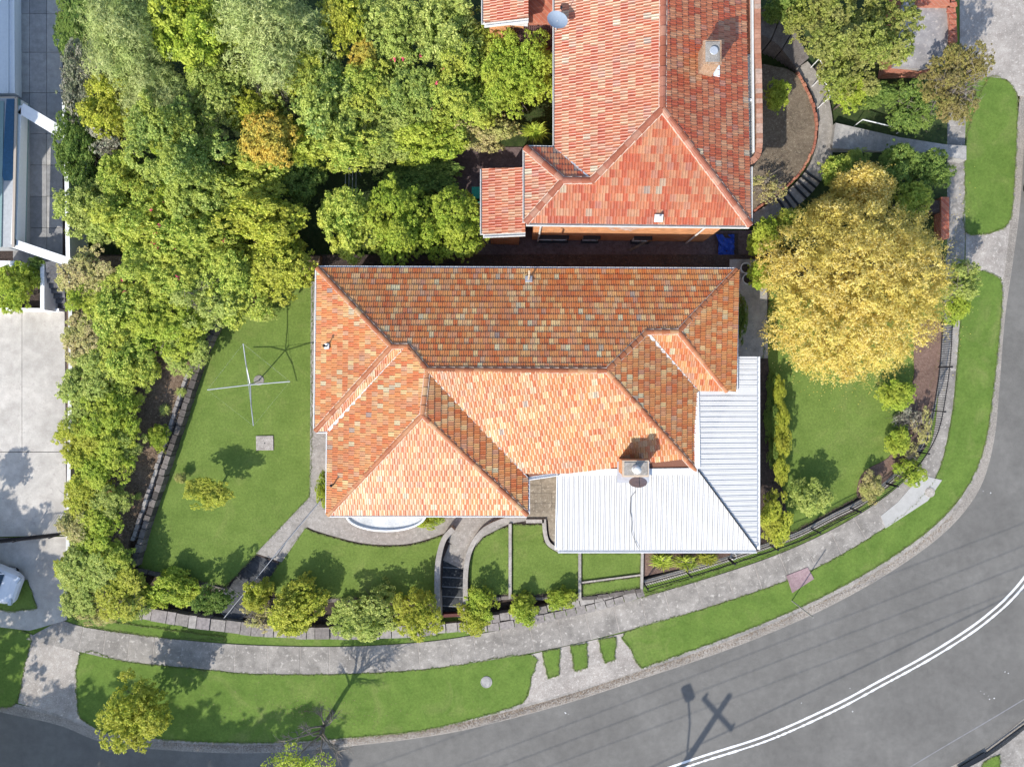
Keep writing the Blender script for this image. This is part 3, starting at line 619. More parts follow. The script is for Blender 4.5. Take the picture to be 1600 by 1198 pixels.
# handrail of the diagonal steps
hr = empty('handrail', P(420, 880, 1.2), 'thin metal handrail slanting beside the diagonal path steps', 'handrail')
def rel(o, p): return Vector(p)-o.location
r = MB(); r.tube([rel(hr, P(501, 782, 2.1)), rel(hr, P(425, 873, 2.1)), rel(hr, P(350, 965, 1.35))], .017); r.build('rail', plain('rail_grey', (.30, .31, .33), .7), hr)
for x, y, z0, z1 in ((499, 784, 1.2, 2.1), (425, 873, 1.0, 2.1), (352, 963, .4, 1.35)):
    p = P(x, y, z1); m_ = MB(); m_.tube([rel(hr, (p.x, p.y, z0)), rel(hr, p)], .022); m_.build('post', ZINC, hr)

# ------------------------------------------------------------------ iron fence round the corner
def iron_fence(label, pts, z0, h, spacing=.115, plinth=True, mat_=BLACKI, name='iron_fence', pw=.28, pr=.013):
    W = [P(x, y, z0) for x, y in spline(pts, 8)]; root = empty(name, W[0], label, 'fence'); o = W[0]
    L = [w_-o for w_ in W]
    if plinth:
        mb = MB(); n = len(L); up = []
        for i in range(n):
            d = (L[min(i+1, n-1)]-L[max(i-1, 0)]).normalized(); up.append(Vector((-d.y, d.x, 0))*pw/2)
        mb.prism([p+u for p, u in zip(L, up)]+[p-u for p, u in zip(L[::-1], up[::-1])], -z0+.05); mb.build('plinth', STONE_PL, root)
    for zz in (.1, h-.08):
        mb = MB(); mb.tube([p+Vector((0, 0, zz)) for p in L], .024, 4); mb.build('rail', mat_, root)
    d = [0]
    for a, b in zip(L, L[1:]): d.append(d[-1]+(b-a).length)
    def at(s):
        j = 0
        while j < len(d)-2 and d[j+1] < s: j += 1
        return L[j]+(L[j+1]-L[j])*((s-d[j])/max(1e-9, d[j+1]-d[j]))
    mb = MB(); s = 0
    while s < d[-1]:
        p = at(s); mb.tube([p+Vector((0, 0, .02)), p+Vector((0, 0, h))], pr, 4); s += spacing
    mb.build('pickets', mat_, root)
    s = 0; k = int(d[-1]/2.4)+1
    for i in range(k+1):
        p = at(min(d[-1]*i/k, d[-1]-.001)); q = MB(); q.box(p+Vector((0, 0, h/2+.04)), (.06, .06, h+.08)); q.box(p+Vector((0, 0, h+.09)), (.085, .085, .03)); q.build('post', mat_, root)
    return root
STONE_PL = mottled('stone_plinth', (.30, .28, .25), (.44, .41, .37), 5, 30, (.20, .18, .17))
iron_fence('black iron picket fence on a stone plinth curving round the right corner lawn', [(1006, 911), (1060, 896), (1140, 872), (1240, 838), (1300, 808), (1350, 782), (1400, 742), (1428, 712), (1450, 670), (1462, 610), (1468, 560), (1471, 505)], 1.25, .95)

# ------------------------------------------------------------------ tiled roofs
def tile_faces(name, faces, parent, mat_, gauge=.30, wd=.205, seed=1, undermat=UNDER, partname='roof'):
    """faces: (corner list, seam flags). First edge of each is the eave. Seams between two pieces of one plane are not cut."""
    rng = random.Random(seed); bmall = bmesh.new(); und = MB()
    prof = [(0, .030), (.10, .034), (.22, .006), (.44, .006), (.54, .028), (.66, .006), (.90, .006), (1, .012)]
    for poly, seams in faces:
        poly = [Vector(p) for p in poly]
        n = Vector((0, 0, 0))
        for i in range(len(poly)): n += (poly[i]-poly[0]).cross(poly[(i+1) % len(poly)]-poly[0])
        n.normalize()
        if n.z < 0: n = -n
        u = (poly[1]-poly[0]); u.z = 0; u.normalize()
        vdir = n.cross(u).normalized()
        if vdir.z < 0: vdir = -vdir; u = -u
        u = (vdir.cross(n)).normalized()
        O = min(poly[:2], key=lambda p: p.dot(u))
        uv = [((p-O).dot(u), (p-O).dot(vdir)) for p in poly]
        # grid aligned to the place so neighbouring pieces share columns
        base = O.dot(u) % wd; u0 = min(a for a, b in uv)-base-wd; u1 = max(a for a, b in uv)+wd; v1 = max(b for a, b in uv)+gauge
        bm = bmesh.new(); row = 0; v = -.03
        cen = sum((Vector(q) for q in uv), Vector((0, 0)))/len(uv); N = len(uv)
        k0 = math.floor(u0/wd)
        while v < v1:
            a = (k0*wd) - base - (wd*.5 if row % 2 else 0)
            while a < u1:
                cu, cv = a+wd/2, v+gauge/2; keep = True; cut = False
                for i in range(N):
                    A = Vector(uv[i]); B = Vector(uv[(i+1) % N]); e = B-A
                    if e.length < 1e-6: continue
                    nn = Vector((-e.y, e.x)).normalized()
                    if (cen-A).dot(nn) < 0: nn = -nn
                    dist = (Vector((cu, cv))-A).dot(nn)
                    lim = 0 if (i in seams) else -.25
                    if i == 0: lim = -.2
                    if dist < lim: keep = False; break
                if keep:
                    jz = rng.uniform(-.004, .004); jv = rng.uniform(-.006, .006); tl = []; bl = []; ll = []
                    for fu, fz in prof:
                        pu = a+fu*(wd-.004)
                        tl.append(bm.verts.new(O+u*pu+vdir*(v+gauge+.05+jv)+n*(fz*.8+.004+jz)))
                        bl.append(bm.verts.new(O+u*pu+vdir*(v+jv)+n*(fz+.050+jz)))
                        ll.append(bm.verts.new(O+u*pu+vdir*(v+jv+.004)+n*(-.01)))
                    for j in range(len(prof)-1):
                        bm.faces.new((bl[j], bl[j+1], tl[j+1], tl[j])); bm.faces.new((ll[j], ll[j+1], bl[j+1], bl[j]))
                a += wd
            v += gauge; row += 1
        for i in range(N):
            if i in seams or i == 0: continue
            A = poly[i]; B = poly[(i+1) % N]; e = (B-A)
            if e.length < 1e-5: continue
            pn = e.cross(n).normalized(); c3 = sum(poly, Vector((0, 0, 0)))/N
            if (c3-A).dot(pn) > 0: pn = -pn
            bmesh.ops.bisect_plane(bm, geom=bm.verts[:]+bm.edges[:]+bm.faces[:], plane_co=A, plane_no=pn, clear_outer=True)
        me = bpy.data.meshes.new('t'); bm.to_mesh(me); bm.free(); bmall.from_mesh(me); bpy.data.meshes.remove(me)
        und.add([p-n*.03 for p in poly], [tuple(range(N))])
    me = bpy.data.meshes.new(name); bmall.to_mesh(me); bmall.free()
    me.materials.append(mat_); me.materials.append(undermat); nf = len(me.polygons)
    bm = bmesh.new(); bm.from_mesh(me)
    for f in und.f:
        ff = bm.faces.new([bm.verts.new(und.v[i]) for i in f]); ff.material_index = 1
    bm.to_mesh(me); bm.free()
    o = link(partname, me, None, parent); return o
def caps(parent, segs, mat_=CAP, r=.115, l=.40, name='ridge_cap', seed=1):
    rng = random.Random(seed); mb = MB(); mo = MB()
    for a, b in segs:
        a = Vector(a); b = Vector(b); d = b-a; L = d.length; d.normalize(); s = d.cross(Vector((0, 0, 1))).normalized(); up = s.cross(d).normalized()
        if up.z < 0: up = -up
        n = max(1, round(L/l)); st = L/n
        mo.bar(a+Vector((0, 0, .045)), b+Vector((0, 0, .045)), r*2.25, .10)
        for i in range(n):
            p0 = a+d*(i*st-.03); p1 = a+d*((i+1)*st+.0); r0 = r*1.1*rng.uniform(.96, 1.04); r1 = r*.9; vs = []
            off = Vector((0, 0, rng.uniform(-.004, .006)))
            for p, rr, rise in ((p0, r0, .045), (p1, r1, .03)):
                for j in range(7):
                    t = math.pi*j/6; vs.append(p+s*math.cos(t)*rr+up*(math.sin(t)*rr*.8+rise-.02)+off)
            vs.append(p0+up*.0); vs.append(p1)
            mb.add(vs, [(j, j+1, 8+j, 7+j) for j in range(6)]+[tuple(list(range(6, -1, -1))), tuple(range(7, 14))])
    mo.build('mortar_bed', MORTAR, parent)
    return mb.build(name, mat_, parent, recalc=False)
def valley(parent, segs, mat_=OFFW, w_=.13, name='valley_gutter'):
    for a, b in segs:
        mb = MB(); mb.bar(Vector(a)+Vector((0, 0, .07)), Vector(b)+Vector((0, 0, .07)), w_, .06); mb.build(name, mat_, parent)
def gutters(parent, segs, mat_=WHITE, name='gutter', drop=.02):
    """open channel along each eave; outward side is to the right of a->b"""
    for a, b in segs:
        a = Vector(a); b = Vector(b); d = (b-a).normalized(); out = Vector((d.y, -d.x, 0)).normalized(); z = Vector((0, 0, 1)); mb = MB()
        prof = [(-.02, -.04), (.0, -.04), (.005, -.13), (.11, -.13), (.115, -.01), (.145, -.01), (.145, -.15), (-.02, -.15)]
        vs = [a-d*.0+out*(x)+z*(y-drop) for x, y in prof]+[b+out*x+z*(y-drop) for x, y in prof]; n = len(prof)
        mb.add(vs, [(i, (i+1) % n, n+(i+1) % n, n+i) for i in range(n)]+[tuple(range(n)), tuple(range(2*n-1, n-1, -1))])
        mb.build(name, mat_, parent, recalc=True)
def insetpoly(poly, d):
    n = len(poly); ar = sum(poly[i].x*poly[(i+1) % n].y-poly[(i+1) % n].x*poly[i].y for i in range(n)); s = 1 if ar > 0 else -1; out = []
    for i in range(n):
        a, b, c = poly[i-1], poly[i], poly[(i+1) % n]
        d1 = Vector((b.x-a.x, b.y-a.y)).normalized(); d2 = Vector((c.x-b.x, c.y-b.y)).normalized()
        n1 = Vector((-d1.y, d1.x))*s; n2 = Vector((-d2.y, d2.x))*s; k = n1+n2; k = k*(d/max(.2, 1+n1.dot(n2)))
        out.append(Vector((b.x+k.x, b.y+k.y, b.z)))
    return out
def walls(parent, poly, inset, ztop, zbot, mat_, soffit=True):
    mb = MB(); mb.prism([Vector((p.x, p.y, ztop)) for p in insetpoly(poly, inset)], zbot); w_ = mb.build('wall', mat_, parent)
    if soffit:
        m2 = MB(); m2.prism([Vector((p.x, p.y, ztop+.06)) for p in insetpoly(poly, .02)], ztop+.01); m2.build('soffit', OFFW, parent)
    return w_
def window(parent, c, u, wd, ht, out, frame=WHITE, sill=None):
    """window in a wall: centre c, direction along the wall u, outward normal out"""
    u = Vector(u).normalized(); out = Vector(out).normalized(); c = Vector(c); ang = math.atan2(u.y, u.x)
    f = MB()
    for s, w2, h2 in (((0, ht/2), wd, .07), ((0, -ht/2), wd, .07), ((-wd/2, 0), .07, ht), ((wd/2, 0), .07, ht), ((0, 0), .05, ht)):
        f.box(c+u*s[0]+Vector((0, 0, s[1]))+out*.03, (w2+.07 if w2 > .1 else w2, .09, h2), ang)
    fr = f.build('window', frame, parent)
    p = MB(); p.box(c+out*.012, (wd, .03, ht), ang); p.build('pane', GLASSD, fr)
    s = MB(); s.box(c+out*.08+Vector((0, 0, -ht/2-.08)), (wd+.2, .2, .08), ang); s.build('sill', sill or BRICK_R, fr)
    return fr

# ---- the main house
HZ = 4.4; T = math.tan(R(24))
def up_north(px, py, eave_y, ze=HZ, t=T, sgn=1):
    """height of a roof point on a slope rising away from an eave at row eave_y"""
    Ye = P(px, eave_y, ze).y; z = ze+1
    for _ in range(30): z = ze+t*sgn*(Ye-P(px, py, z).y)
    return P(px, py, z)
house = empty('tiled_house', P(760, 640, ZL), 'orange terracotta tiled house in the middle with a white metal verandah roof', 'house')
def hl(p): return Vector(p)-house.location
A = up_north(612, 541, 420); B = up_north(637, 541, 420); C = up_north(668, 578, 420); D = up_north(948, 579, 422); E = up_north(1010, 519, 422); F = up_north(1060, 518, 422)
Cz = C.z; D = P(948, 579, Cz); G = P(660, 648, Cz)
C0 = P(664, 590, Cz)
NW = P(497, 420, HZ); NE = P(1150, 423, HZ); SW1 = P(494, 672, HZ); SW2 = P(514, 672, HZ+.05); SWC = P(513, 803, HZ); SEC = P(823, 803, HZ); S2 = P(823, 746, HZ)
M1 = P(876, 738, HZ+.04); M2 = P(1087, 735, HZ); M3 = P(1087, 609, HZ+.03); M4 = P(1135, 610, HZ+.02); E5 = P(1148, 612, HZ)
def onedge(a, b, x):
    return a.lerp(b, (x-a.x)/(b.x-a.x))
NB = onedge(NW, NE, B.x); NEe = onedge(NW, NE, E.x)
faces = [([NW, NB, B, A], {1}), ([NB, NEe, E, D, C, B], {1, 5}), ([NEe, NE, F, E], {3}),        # north slope in three pieces
    ([SW1, NW, A], set()),                                              # west
    ([SW1, SW2, B, A], set()),                                          # narrow south strip
    ([SWC, SW2, B, C, G], set()),                                       # wing, west side
    ([SWC, SEC, G], set()),                                             # wing, south
    ([SEC, S2, C, G], set()),                                           # wing, east side
    ([S2, M1, M2, D, C], set()),                                        # main south slope
    ([M2, M3, E, D], set()),                                            # east slope over the white roof
    ([M3, M4, F, E], set()),                                            # small south strip
    ([E5, NE, F, M4], set())]                                           # east end
tile_faces('roof', [([hl(p) for p in f], s) for f, s in faces], house, TILE, seed=4)
caps(house, [(hl(a), hl(b)) for a, b in ((NW, A), (A, B), (B, C), (C, D), (E, D), (E, F), (NE, F), (SW1, A), (C, G), (SWC, G), (SEC, G), (M2, D), (M4, F))], CAP, seed=2)
valley(house, [(hl(a), hl(b)) for a, b in ((SW2, B), (S2, C), (M3, E))], OFFW)
gutters(house, [(hl(a), hl(b)) for a, b in ((NE, NW), (NW, SW1), (SW1, SW2), (SW2, SWC), (SWC, SEC), (SEC, S2), (E5, NE))])
gutters(house, [(hl(S2), hl(M1))])
eave = [NW, SW1, P(514, 672, HZ), SWC, SEC, S2, M1, M2, M3, E5, NE]
wl = [hl(p) for p in [NW, SW1, P(514, 672, HZ), SWC, SEC, S2, M1, M2, P(1087, 612, HZ), E5, NE]]
walls(house, wl, .5, HZ-.15-ZL, -.3, BRICK)
# windows of the main house (mostly under the eaves)
Wi = insetpoly([hl(p) for p in [NW, SW1, P(514, 672, HZ), SWC, SEC, S2, M1, M2, P(1087, 612, HZ), E5, NE]], .5)
for k, f, wd in ((0, .3, 1.6), (0, .75, 1.2), (2, .4, 1.6), (4, .5, 1.0), (3, .78, 1.4), (10, .2, 1.2), (10, .5, 1.6), (10, .8, 1.2), (9, .5, 1.4)):
    a, b = Wi[k], Wi[(k+1) % len(Wi)]; u = (b-a); u.z = 0; u.normalize(); out = Vector((u.y, -u.x, 0)); c = a.lerp(b, f); c.z = 1.7
    window(house, c, u, wd, 1.2, out)
# curved bay with its own flat white roof
bay = MB(); arc = [(540, 800)]+[(603+62*math.cos(math.pi*(1-i/16)), 804+25*math.sin(math.pi*i/16)) for i in range(17)]+[(665, 800)]
bay.prism([hl(p) for p in PL(arc, 4.15)], 4.02-ZL); bay.build('bay_roof', mottled('bay_membrane', (.55, .55, .53), (.72, .72, .70), 3, 20, (.42, .42, .40), amt=.2), house)
rim = MB(); pts = [hl(P(x, y, 4.22)) for x, y in arc[1:-1]]; rim.tube(pts, .05, 6); rim.build('bay_gutter', WHITE, house)
bw = MB(); bw.prism([Vector((0, 0, 0))+Vector((hl(P(603+(x-603)*.86, 800+(y-800)*.86, 4)).x, hl(P(603+(x-603)*.86, 800+(y-800)*.86, 4)).y, 4.0-ZL)) for x, y in arc], -.1); bw.build('bay_wall', BRICK, house)

# white metal verandah roof: two slopes of ribbed sheet meeting in a hip line
ZI, ZO = HZ+.02, 4.08
RIB_SHADE = plain('rib_shade_grey', (.10, .11, .13), .7)  # dark line painted beside each rib as its shaded side
def ribbed(name, poly, ra, rb, ribdirpts, n, parent, mat_, rh=.042):
    mb = MB(); rib_shade = MB(); poly = [hl(p) for p in poly]; nn = (poly[1]-poly[0]).cross(poly[-1]-poly[0]).normalized(); nn = nn if nn.z > 0 else -nn
    m = len(poly); mb.add(poly+[p-nn*.03 for p in poly], [tuple(range(m)), tuple(range(2*m-1, m-1, -1))]+[(i, m+i, m+(i+1) % m, (i+1) % m) for i in range(m)])
    for a, b in ribdirpts:
        a = hl(a)+nn*rh; b = hl(b)+nn*rh; d = (b-a).normalized(); s = d.cross(nn).normalized(); vs = []
        for p in (a, b):
            for q, h_ in ((-.034, -rh), (-.016, 0), (.016, 0), (.034, -rh)): vs.append(p+s*q+nn*h_)
        mb.add(vs, [(0, 1, 5, 4), (1, 2, 6, 5), (2, 3, 7, 6), (0, 4, 7, 3, 2, 1)[:0] or (0, 3, 2, 1), (4, 5, 6, 7)])
        e_ = .020 if rh > .03 else .010; zz = rh-.008; rib_shade.add([a+s*.036-nn*zz, b+s*.036-nn*zz, b+s*(.036+e_)-nn*zz, a+s*(.036+e_)-nn*zz], [(0, 1, 2, 3)])
    o = mb.build(name, mat_, parent, recalc=False); tag(rib_shade.build('rib_shade_lines', RIB_SHADE, o), kind='stuff'); return o
HI = P(1090, 733, ZI+.02); HO = P(1183, 859, ZO)
sw_i, sw_o = P(875, 737, ZI+.02), P(872, 859, ZO)
rb = []
for i in range(1, 38):
    f = i/38.6; x_o = 872+(1183-872)*f; x_i = 875+(1090-875)*f*1.447 if 875+(1090-875)*f*1.447 < 1090 else None
    xw = sw_o.x+(HO.x-sw_o.x)*f
    o_ = Vector((xw, sw_o.y, ZO))
    if xw < HI.x: i_ = Vector((xw, sw_i.y, ZI+.02))
    else:
        k = (xw-HI.x)/(HO.x-HI.x); i_ = HI.lerp(HO, k)
    rb.append((i_, o_))
ribbed('verandah_roof', [sw_o, HO, HI, sw_i], 0, 0, rb, 0, house, WHITE_ROOF)
ne_o = P(1184, 557, ZO); ne_i = P(1143, 557, ZO+(ZI-ZO)*.42); e_i = P(1143, 608, ZO+(ZI-ZO)*.42); e_j = P(1087, 608, ZI+.02); rb = []
n_e = 37
for i in range(n_e):
    yw = ne_o.y+(HO.y-ne_o.y)*(i+.6)/n_e; o_ = Vector((HO.x, yw, ZO))
    if yw > e_j.y+.02: i_ = Vector((ne_i.x, yw, ne_i.z))
    elif yw > HI.y: i_ = Vector((HI.x+.05, yw, ZI+.02))
    else:
        k = (yw-HI.y)/(HO.y-HI.y); i_ = HI.lerp(HO, k)
    if abs((i_-o_).length) > .15 and not abs(yw-e_j.y) < .12: rb.append((i_, o_))
HOx = Vector((HO.x, HO.y, ZO)); NEO = Vector((HO.x, ne_o.y, ZO))
ribbed('verandah_roof', [HOx, NEO, ne_i, e_i, Vector((HI.x, e_j.y, ZI+.02)), HI], 0, 0, rb, 0, house, WHITE_ROOF, rh=.026)
m_ = MB(); m_.bar(hl(HI)+Vector((0, 0, .07)), hl(HO)+Vector((0, 0, .07)), .05, .06); m_.build('hip_flashing', DARKM, house)
m_ = MB(); m_.bar(hl(P(875, 738, ZI+.1)), hl(P(1090, 736, ZI+.1)), .28, .05); m_.bar(hl(P(1088, 612, ZI+.1)), hl(P(1090, 732, ZI+.1)), .24, .05); m_.build('flashing', WHITE, house)
gutters(house, [(hl(sw_o), hl(HO)), (hl(HO), hl(NEO))], WHITE)
gutters(house, [(hl(sw_i), hl(sw_o))], WHITE, 'barge')
# verandah posts and slab
for x, y in ((884, 850), (950, 850), (1020, 850), (1090, 850), (1172, 848), (1172, 770), (1172, 690), (1172, 610), (1172, 568)):
    p = P(x, y, ZO); q = MB(); q.box(hl((p.x, p.y, (ZO+ZL)/2-.04)), (.12, .12, ZO-ZL-.08)); q.build('verandah_post', WHITE, house)
m_ = MB(); m_.prism([hl(p) for p in PL([(884, 740), (1170, 740), (1170, 600), (1090, 600), (1090, 745)], 1.4)], 0); 
sl = MB(); sl.prism([hl(Vector((p.x, p.y, 1.45))) for p in [P(880, 730, ZO), P(880, 850, ZO), P(1176, 850, ZO), P(1176, 562, ZO), P(1085, 562, ZO), P(1085, 730, ZO)]], -.1); sl.build('verandah_floor', PAVE, house)
# chimney on the main house
def chimney(parent, px, py, wx, wy, ztop, zbot, mat_, pot=True, cap=True, off=None):
    c = P(px, py, ztop); L = (lambda v: Vector(v)-parent.location)
    m = MB(); m.box(L((c.x, c.y, (ztop+zbot)/2)), (wx, wy, ztop-zbot)); m.box(L((c.x, c.y, ztop-.04)), (wx+.1, wy+.1, .1)); ch = m.build('chimney', mat_, parent)
    m = MB(); m.box(L((c.x, c.y, ztop+.025)), (wx-.06, wy-.06, .05)); m.build('chimney_top', CONC, ch)
    if pot:
        m = MB(); m.lathe([(.16, 0), (.18, .05), (.15, .1), (.14, .38), (.17, .42), (.17, .46), (.02, .48)], L((c.x, c.y, ztop+.04)), 16); m.build('chimney_pot', OFFW, ch, True)
    return ch
ch = chimney(house, 993, 732, 1.05, .62, 6.1, 4.2, BRICK)
m_ = MB()
c = P(990, 741, 4.85); m_.box(hl((c.x, c.y+.1, 4.75)), (1.45, .95, .08)); m_.build('chimney_flashing', ZINC, house)
def dish(label, px, py, z, zfoot, tilt, az, r_=.4, name='satellite_dish', foot=None):
    c = P(px, py, z); t = empty(name, (c.x, c.y, zfoot), label, 'satellite dish')
    m = MB(); rg = Matrix.Rotation(az, 3, 'Z') @ Matrix.Rotation(tilt, 3, 'X'); n = 24; vs = []; k = 5
    for i in range(k+1):
        rr = r_*i/k
        for j in range(n): a = 2*math.pi*j/n; vs.append(rg @ Vector((rr*math.cos(a), rr*math.sin(a)*.92, -.25*(r_*r_-rr*rr)/r_))+Vector((0, 0, z-zfoot)))
    m.add(vs, [(i*n+j, i*n+(j+1) % n, (i+1)*n+(j+1) % n, (i+1)*n+j) for i in range(k) for j in range(n)]); m.build('reflector', plain('dish_grey', (.30, .36, .43), .5), t, True)
    m = MB(); m.tube([(0, 0, 0), (0, 0, z-zfoot-.1), rg @ Vector((0, 0, -.12))+Vector((0, 0, z-zfoot))], .025); m.build('mast', ZINC, t)
    m = MB(); e = rg @ Vector((0, -r_*.3, r_*1.3))+Vector((0, 0, z-zfoot)); m.tube([rg @ Vector((0, -r_*.9, 0))+Vector((0, 0, z-zfoot)), e], .014); m.box(e, (.09, .07, .1)); m.build('feed_arm', DARKM, t)
    return t
dish('grey satellite dish beside the chimney on the white roof', 997, 753, 5.4, 4.3, R(-58), R(5), .40)
cb = MB(); pts = [(993, 768), (986, 776), (985, 800), (988, 815), (987, 830), (992, 845), (998, 857)]
cb.tube([P(x, y, ZI+.05-(y-738)/122*(ZI-ZO)+.03) for x, y in pts], .010, 5); tag(cb.build('roof_cable', DARKM), 'thin black cable snaking down the white roof from the dish', 'cable')
# vent pipe at the north eave
vp = empty('vent_pipe', P(826, 436, 4.7), 'cream vent pipe standing on the upper edge of the main tiled roof', 'vent pipe')
m_ = MB(); m_.tube([(0, 0, -.15), (0, 0, 1.0), (0, .06, 1.12), (0, .2, 1.14)], .045, 8); m_.build('pipe', plain('cream_pipe', (.55, .42, .28), .6), vp)
m_ = MB(); m_.box((0, 0, 0), (.32, .3, .05), rx=R(-24)); m_.build('flashing', ZINC, vp)
for i, (x, y, z, s, lb) in enumerate(((511, 541, 4.75, .25, 'small pale roof vent on the left slope of the main roof'), (522, 756, 4.6, .22, 'small roof vent near the lower left corner of the main roof'))):
    t = empty('roof_vent', P(x, y, z), lb, 'roof vent'); m_ = MB(); m_.box((0, 0, .02), (s, s, .05), ry=R(-24)); m_.build('flashing', OFFW, t)
    m_ = MB(); m_.tube([(0, 0, -.1), (0, 0, .5)], .035, 8); m_.lathe([(.06, .48), (.07, .52), (.01, .58)], (0, 0, 0), 10); m_.build('pipe', DARKM, t)

# ---- the neighbour's red roof
NZ = 6.4; TN = math.tan(R(25))
nh = empty('red_roofed_house', P(1000, 200, .4), 'red tiled brick house at the top centre, behind the main house', 'house')
def nl(p): return Vector(p)-nh.location
def riseS(px, py, eave_y, ze, t): return up_north(px, py, eave_y, ze, t, -1)
Q = riseS(1035, 170, 349, NZ, TN)
RT = P(1037, -160, Q.z)
e1, e2 = P(822, 347, NZ), P(1171, 351, NZ); e3, e4 = P(869, -160, NZ), P(1158, -160, NZ); e5 = P(869, 233, NZ); e6 = P(822, 232, NZ); 
V5 = riseS(925, 282, 348, NZ, TN); V6 = riseS(880, 282, 347, NZ, TN); e7 = P(1171, 260, NZ); e7b = P(1158, 258, NZ)
mid = onedge(e1, e2, V5.x)
nf = [([e1, mid, V5, V6], {1}), ([mid, e2, Q, V5], {3}), ([e2, e4, RT, Q], set()), ([e3, e5, V5, Q, RT], set()), ([e5, e6, V6, V5], set()), ([e6, e1, V6], set())]
tile_faces('roof', [([nl(p) for p in f], s) for f, s in nf], nh, TILE_R, seed=9, gauge=.32, wd=.25)
caps(nh, [(nl(a), nl(b)) for a, b in ((e1, V6), (V6, V5), (V5, Q), (e2, Q), (RT, Q), (e6, V6))], CAP_R, r=.14, seed=5)
valley(nh, [(nl(e5), nl(V5))], ZINC, .06)
gutters(nh, [(nl(e3), nl(e5)), (nl(e5), nl(e6)), (nl(e6), nl(e1)), (nl(e1), nl(e2)), (nl(e2), nl(e7))], OFFW)
wn = [nl(p) for p in [e3, e5, e6, e1, e2, P(1171, 258, NZ), P(1158, 255, NZ), e4]]
walls(nh, wn, .42, NZ-.12-.4, -.3, BRICK)
Wn = insetpoly(wn, .42)
a, b = Wn[3], Wn[4]
for f, wd, z in ((.12, 1.35, 1.0), (.335, .7, 1.0), (.625, .75, 1.0)):
    c = a.lerp(b, f); c.z = z; window(nh, c, b-a, wd, .8, (0, -1, 0), OFFW, DARKM)
    hd = MB(); hd.box(Vector((c.x, c.y-.10, z+.5)), (wd+.15, .2, .05)); hd.build('window_hood', DARKM, nh)
m_ = MB(); c = a.lerp(b, .31); m_.box(Vector((c.x, c.y-.02, 5.2)), (.75, .05, .5)); m_.build('wall_vent', plain('pale_green_vent', (.42, .45, .28), .7), nh)
for f in (.035, .90):
    c = a.lerp(b, f); m_ = MB(); m_.tube([(c.x, c.y-.08, 0), (c.x, c.y-.08, 5.9)], .045, 8); m_.build('downpipe', OFFW, nh)
# whitewash stain on the brick, a thin render patch
st = MB(); rs = random.Random(3); pts = []
for i in range(14):
    f = .50+.11*math.cos(i/14*6.283)*rs.uniform(.7, 1.2); z = 3.9+1.6*math.sin(i/14*6.283)*rs.uniform(.6, 1.1); c = a.lerp(b, f); pts.append(Vector((c.x, c.y-.008, z)))
n_ = len(pts); st.add(pts, [tuple(range(n_))])
def stainmat():
    m, t, bb = newmat('faded_render', .9); tr = t.nodes.new('ShaderNodeBsdfTransparent'); ms = t.nodes.new('ShaderNodeMixShader')
    k = ramp(t, noise(t, 2.2, 6, .75), [(.42, (0,)*3), (.62, (1,)*3)]); bb.inputs['Base Color'].default_value = (.60, .48, .42, 1)
    o = t.nodes['Material Output']; t.links.new(k, ms.inputs[0]); t.links.new(tr.outputs[0], ms.inputs[1]); t.links.new(bb.outputs[0], ms.inputs[2]); t.links.new(ms.outputs[0], o.inputs[0]); return m
st.build('render_patch', stainmat(), nh)
nchc = chimney(nh, 1113, 82, .62, .85, 8.6, 6.3, mottled('render_brown', (.40, .24, .14), (.50, .33, .22), 5, 30, (.52, .45, .38)), pot=False)
m_ = MB(); c = P(1115, 80, 8.7); m_.lathe([(.16, 0), (.17, .05), (.15, .06), (.01, .06)], nl(c), 14); m_.build('flue_cover', ZINC, nh)
m_ = MB(); c = P(1111, 96, 7.35); m_.box(nl((c.x, c.y, 7.3)), (.85, 1.15, .07), ry=R(20)); m_.build('chimney_flashing', WHITE, nh)
# box gutter terrace on the east side, with tiled parapet
m_ = MB(); m_.prism([nl(p) for p in PL([(1159, -60), (1174, -60), (1174, 84), (1159, 84)], 6.1)], 5); m_.build('rusty_sheet', RUST, nh)
m_ = MB(); m_.prism([nl(p) for p in PL([(1160, 85), (1175, 85), (1177, 240), (1170, 255), (1161, 255)], 6.12)], 5); m_.build('flat_roof', mottled('grey_membrane', (.42, .42, .38), (.50, .49, .45), 2, 20), nh)
m_ = MB(); m_.bar(nl(P(1159.5, -60, 6.3)), nl(P(1160.5, 256, 6.3)), .06, .3); m_.bar(nl(P(1175.5, -60, 6.3)), nl(P(1177.5, 238, 6.3)), .08, .3); m_.bar(nl(P(1160, 156, 6.25)), nl(P(1176, 156, 6.25)), .1, .15); m_.build('gutter_wall', OFFW, nh)
para = MB(); rs = random.Random(8); cur = resample(spline([(1184, -40), (1184, 60), (1186, 120), (1187, 200), (1186, 235), (1178, 250), (1168, 252)], 6), 40)
for i in range(39):
    p = P(*cur[i], 6.35); q = P(*cur[i+1], 6.35); para.bar(nl(p), nl(p.lerp(q, .95))+Vector((0, 0, rs.uniform(-.02, .02))), .26, .12)
para.build('parapet_coping', island('parapet_brick', [(0, (.36, .15, .09)), (.5, (.46, .24, .16)), (1, (.50, .36, .28))], .9, .4), nh)
pw = MB(); pw.prism([nl(p) for p in PL([(1160, -60), (1188, -60), (1190, 200), (1186, 240), (1176, 252), (1160, 254)], 5.95)], 0); pw.build('bay_wall', BRICK, nh)
dish('grey satellite dish on the left eave of the red roofed house', 871, 31, 7.4, 6.3, R(12), R(150), .44)
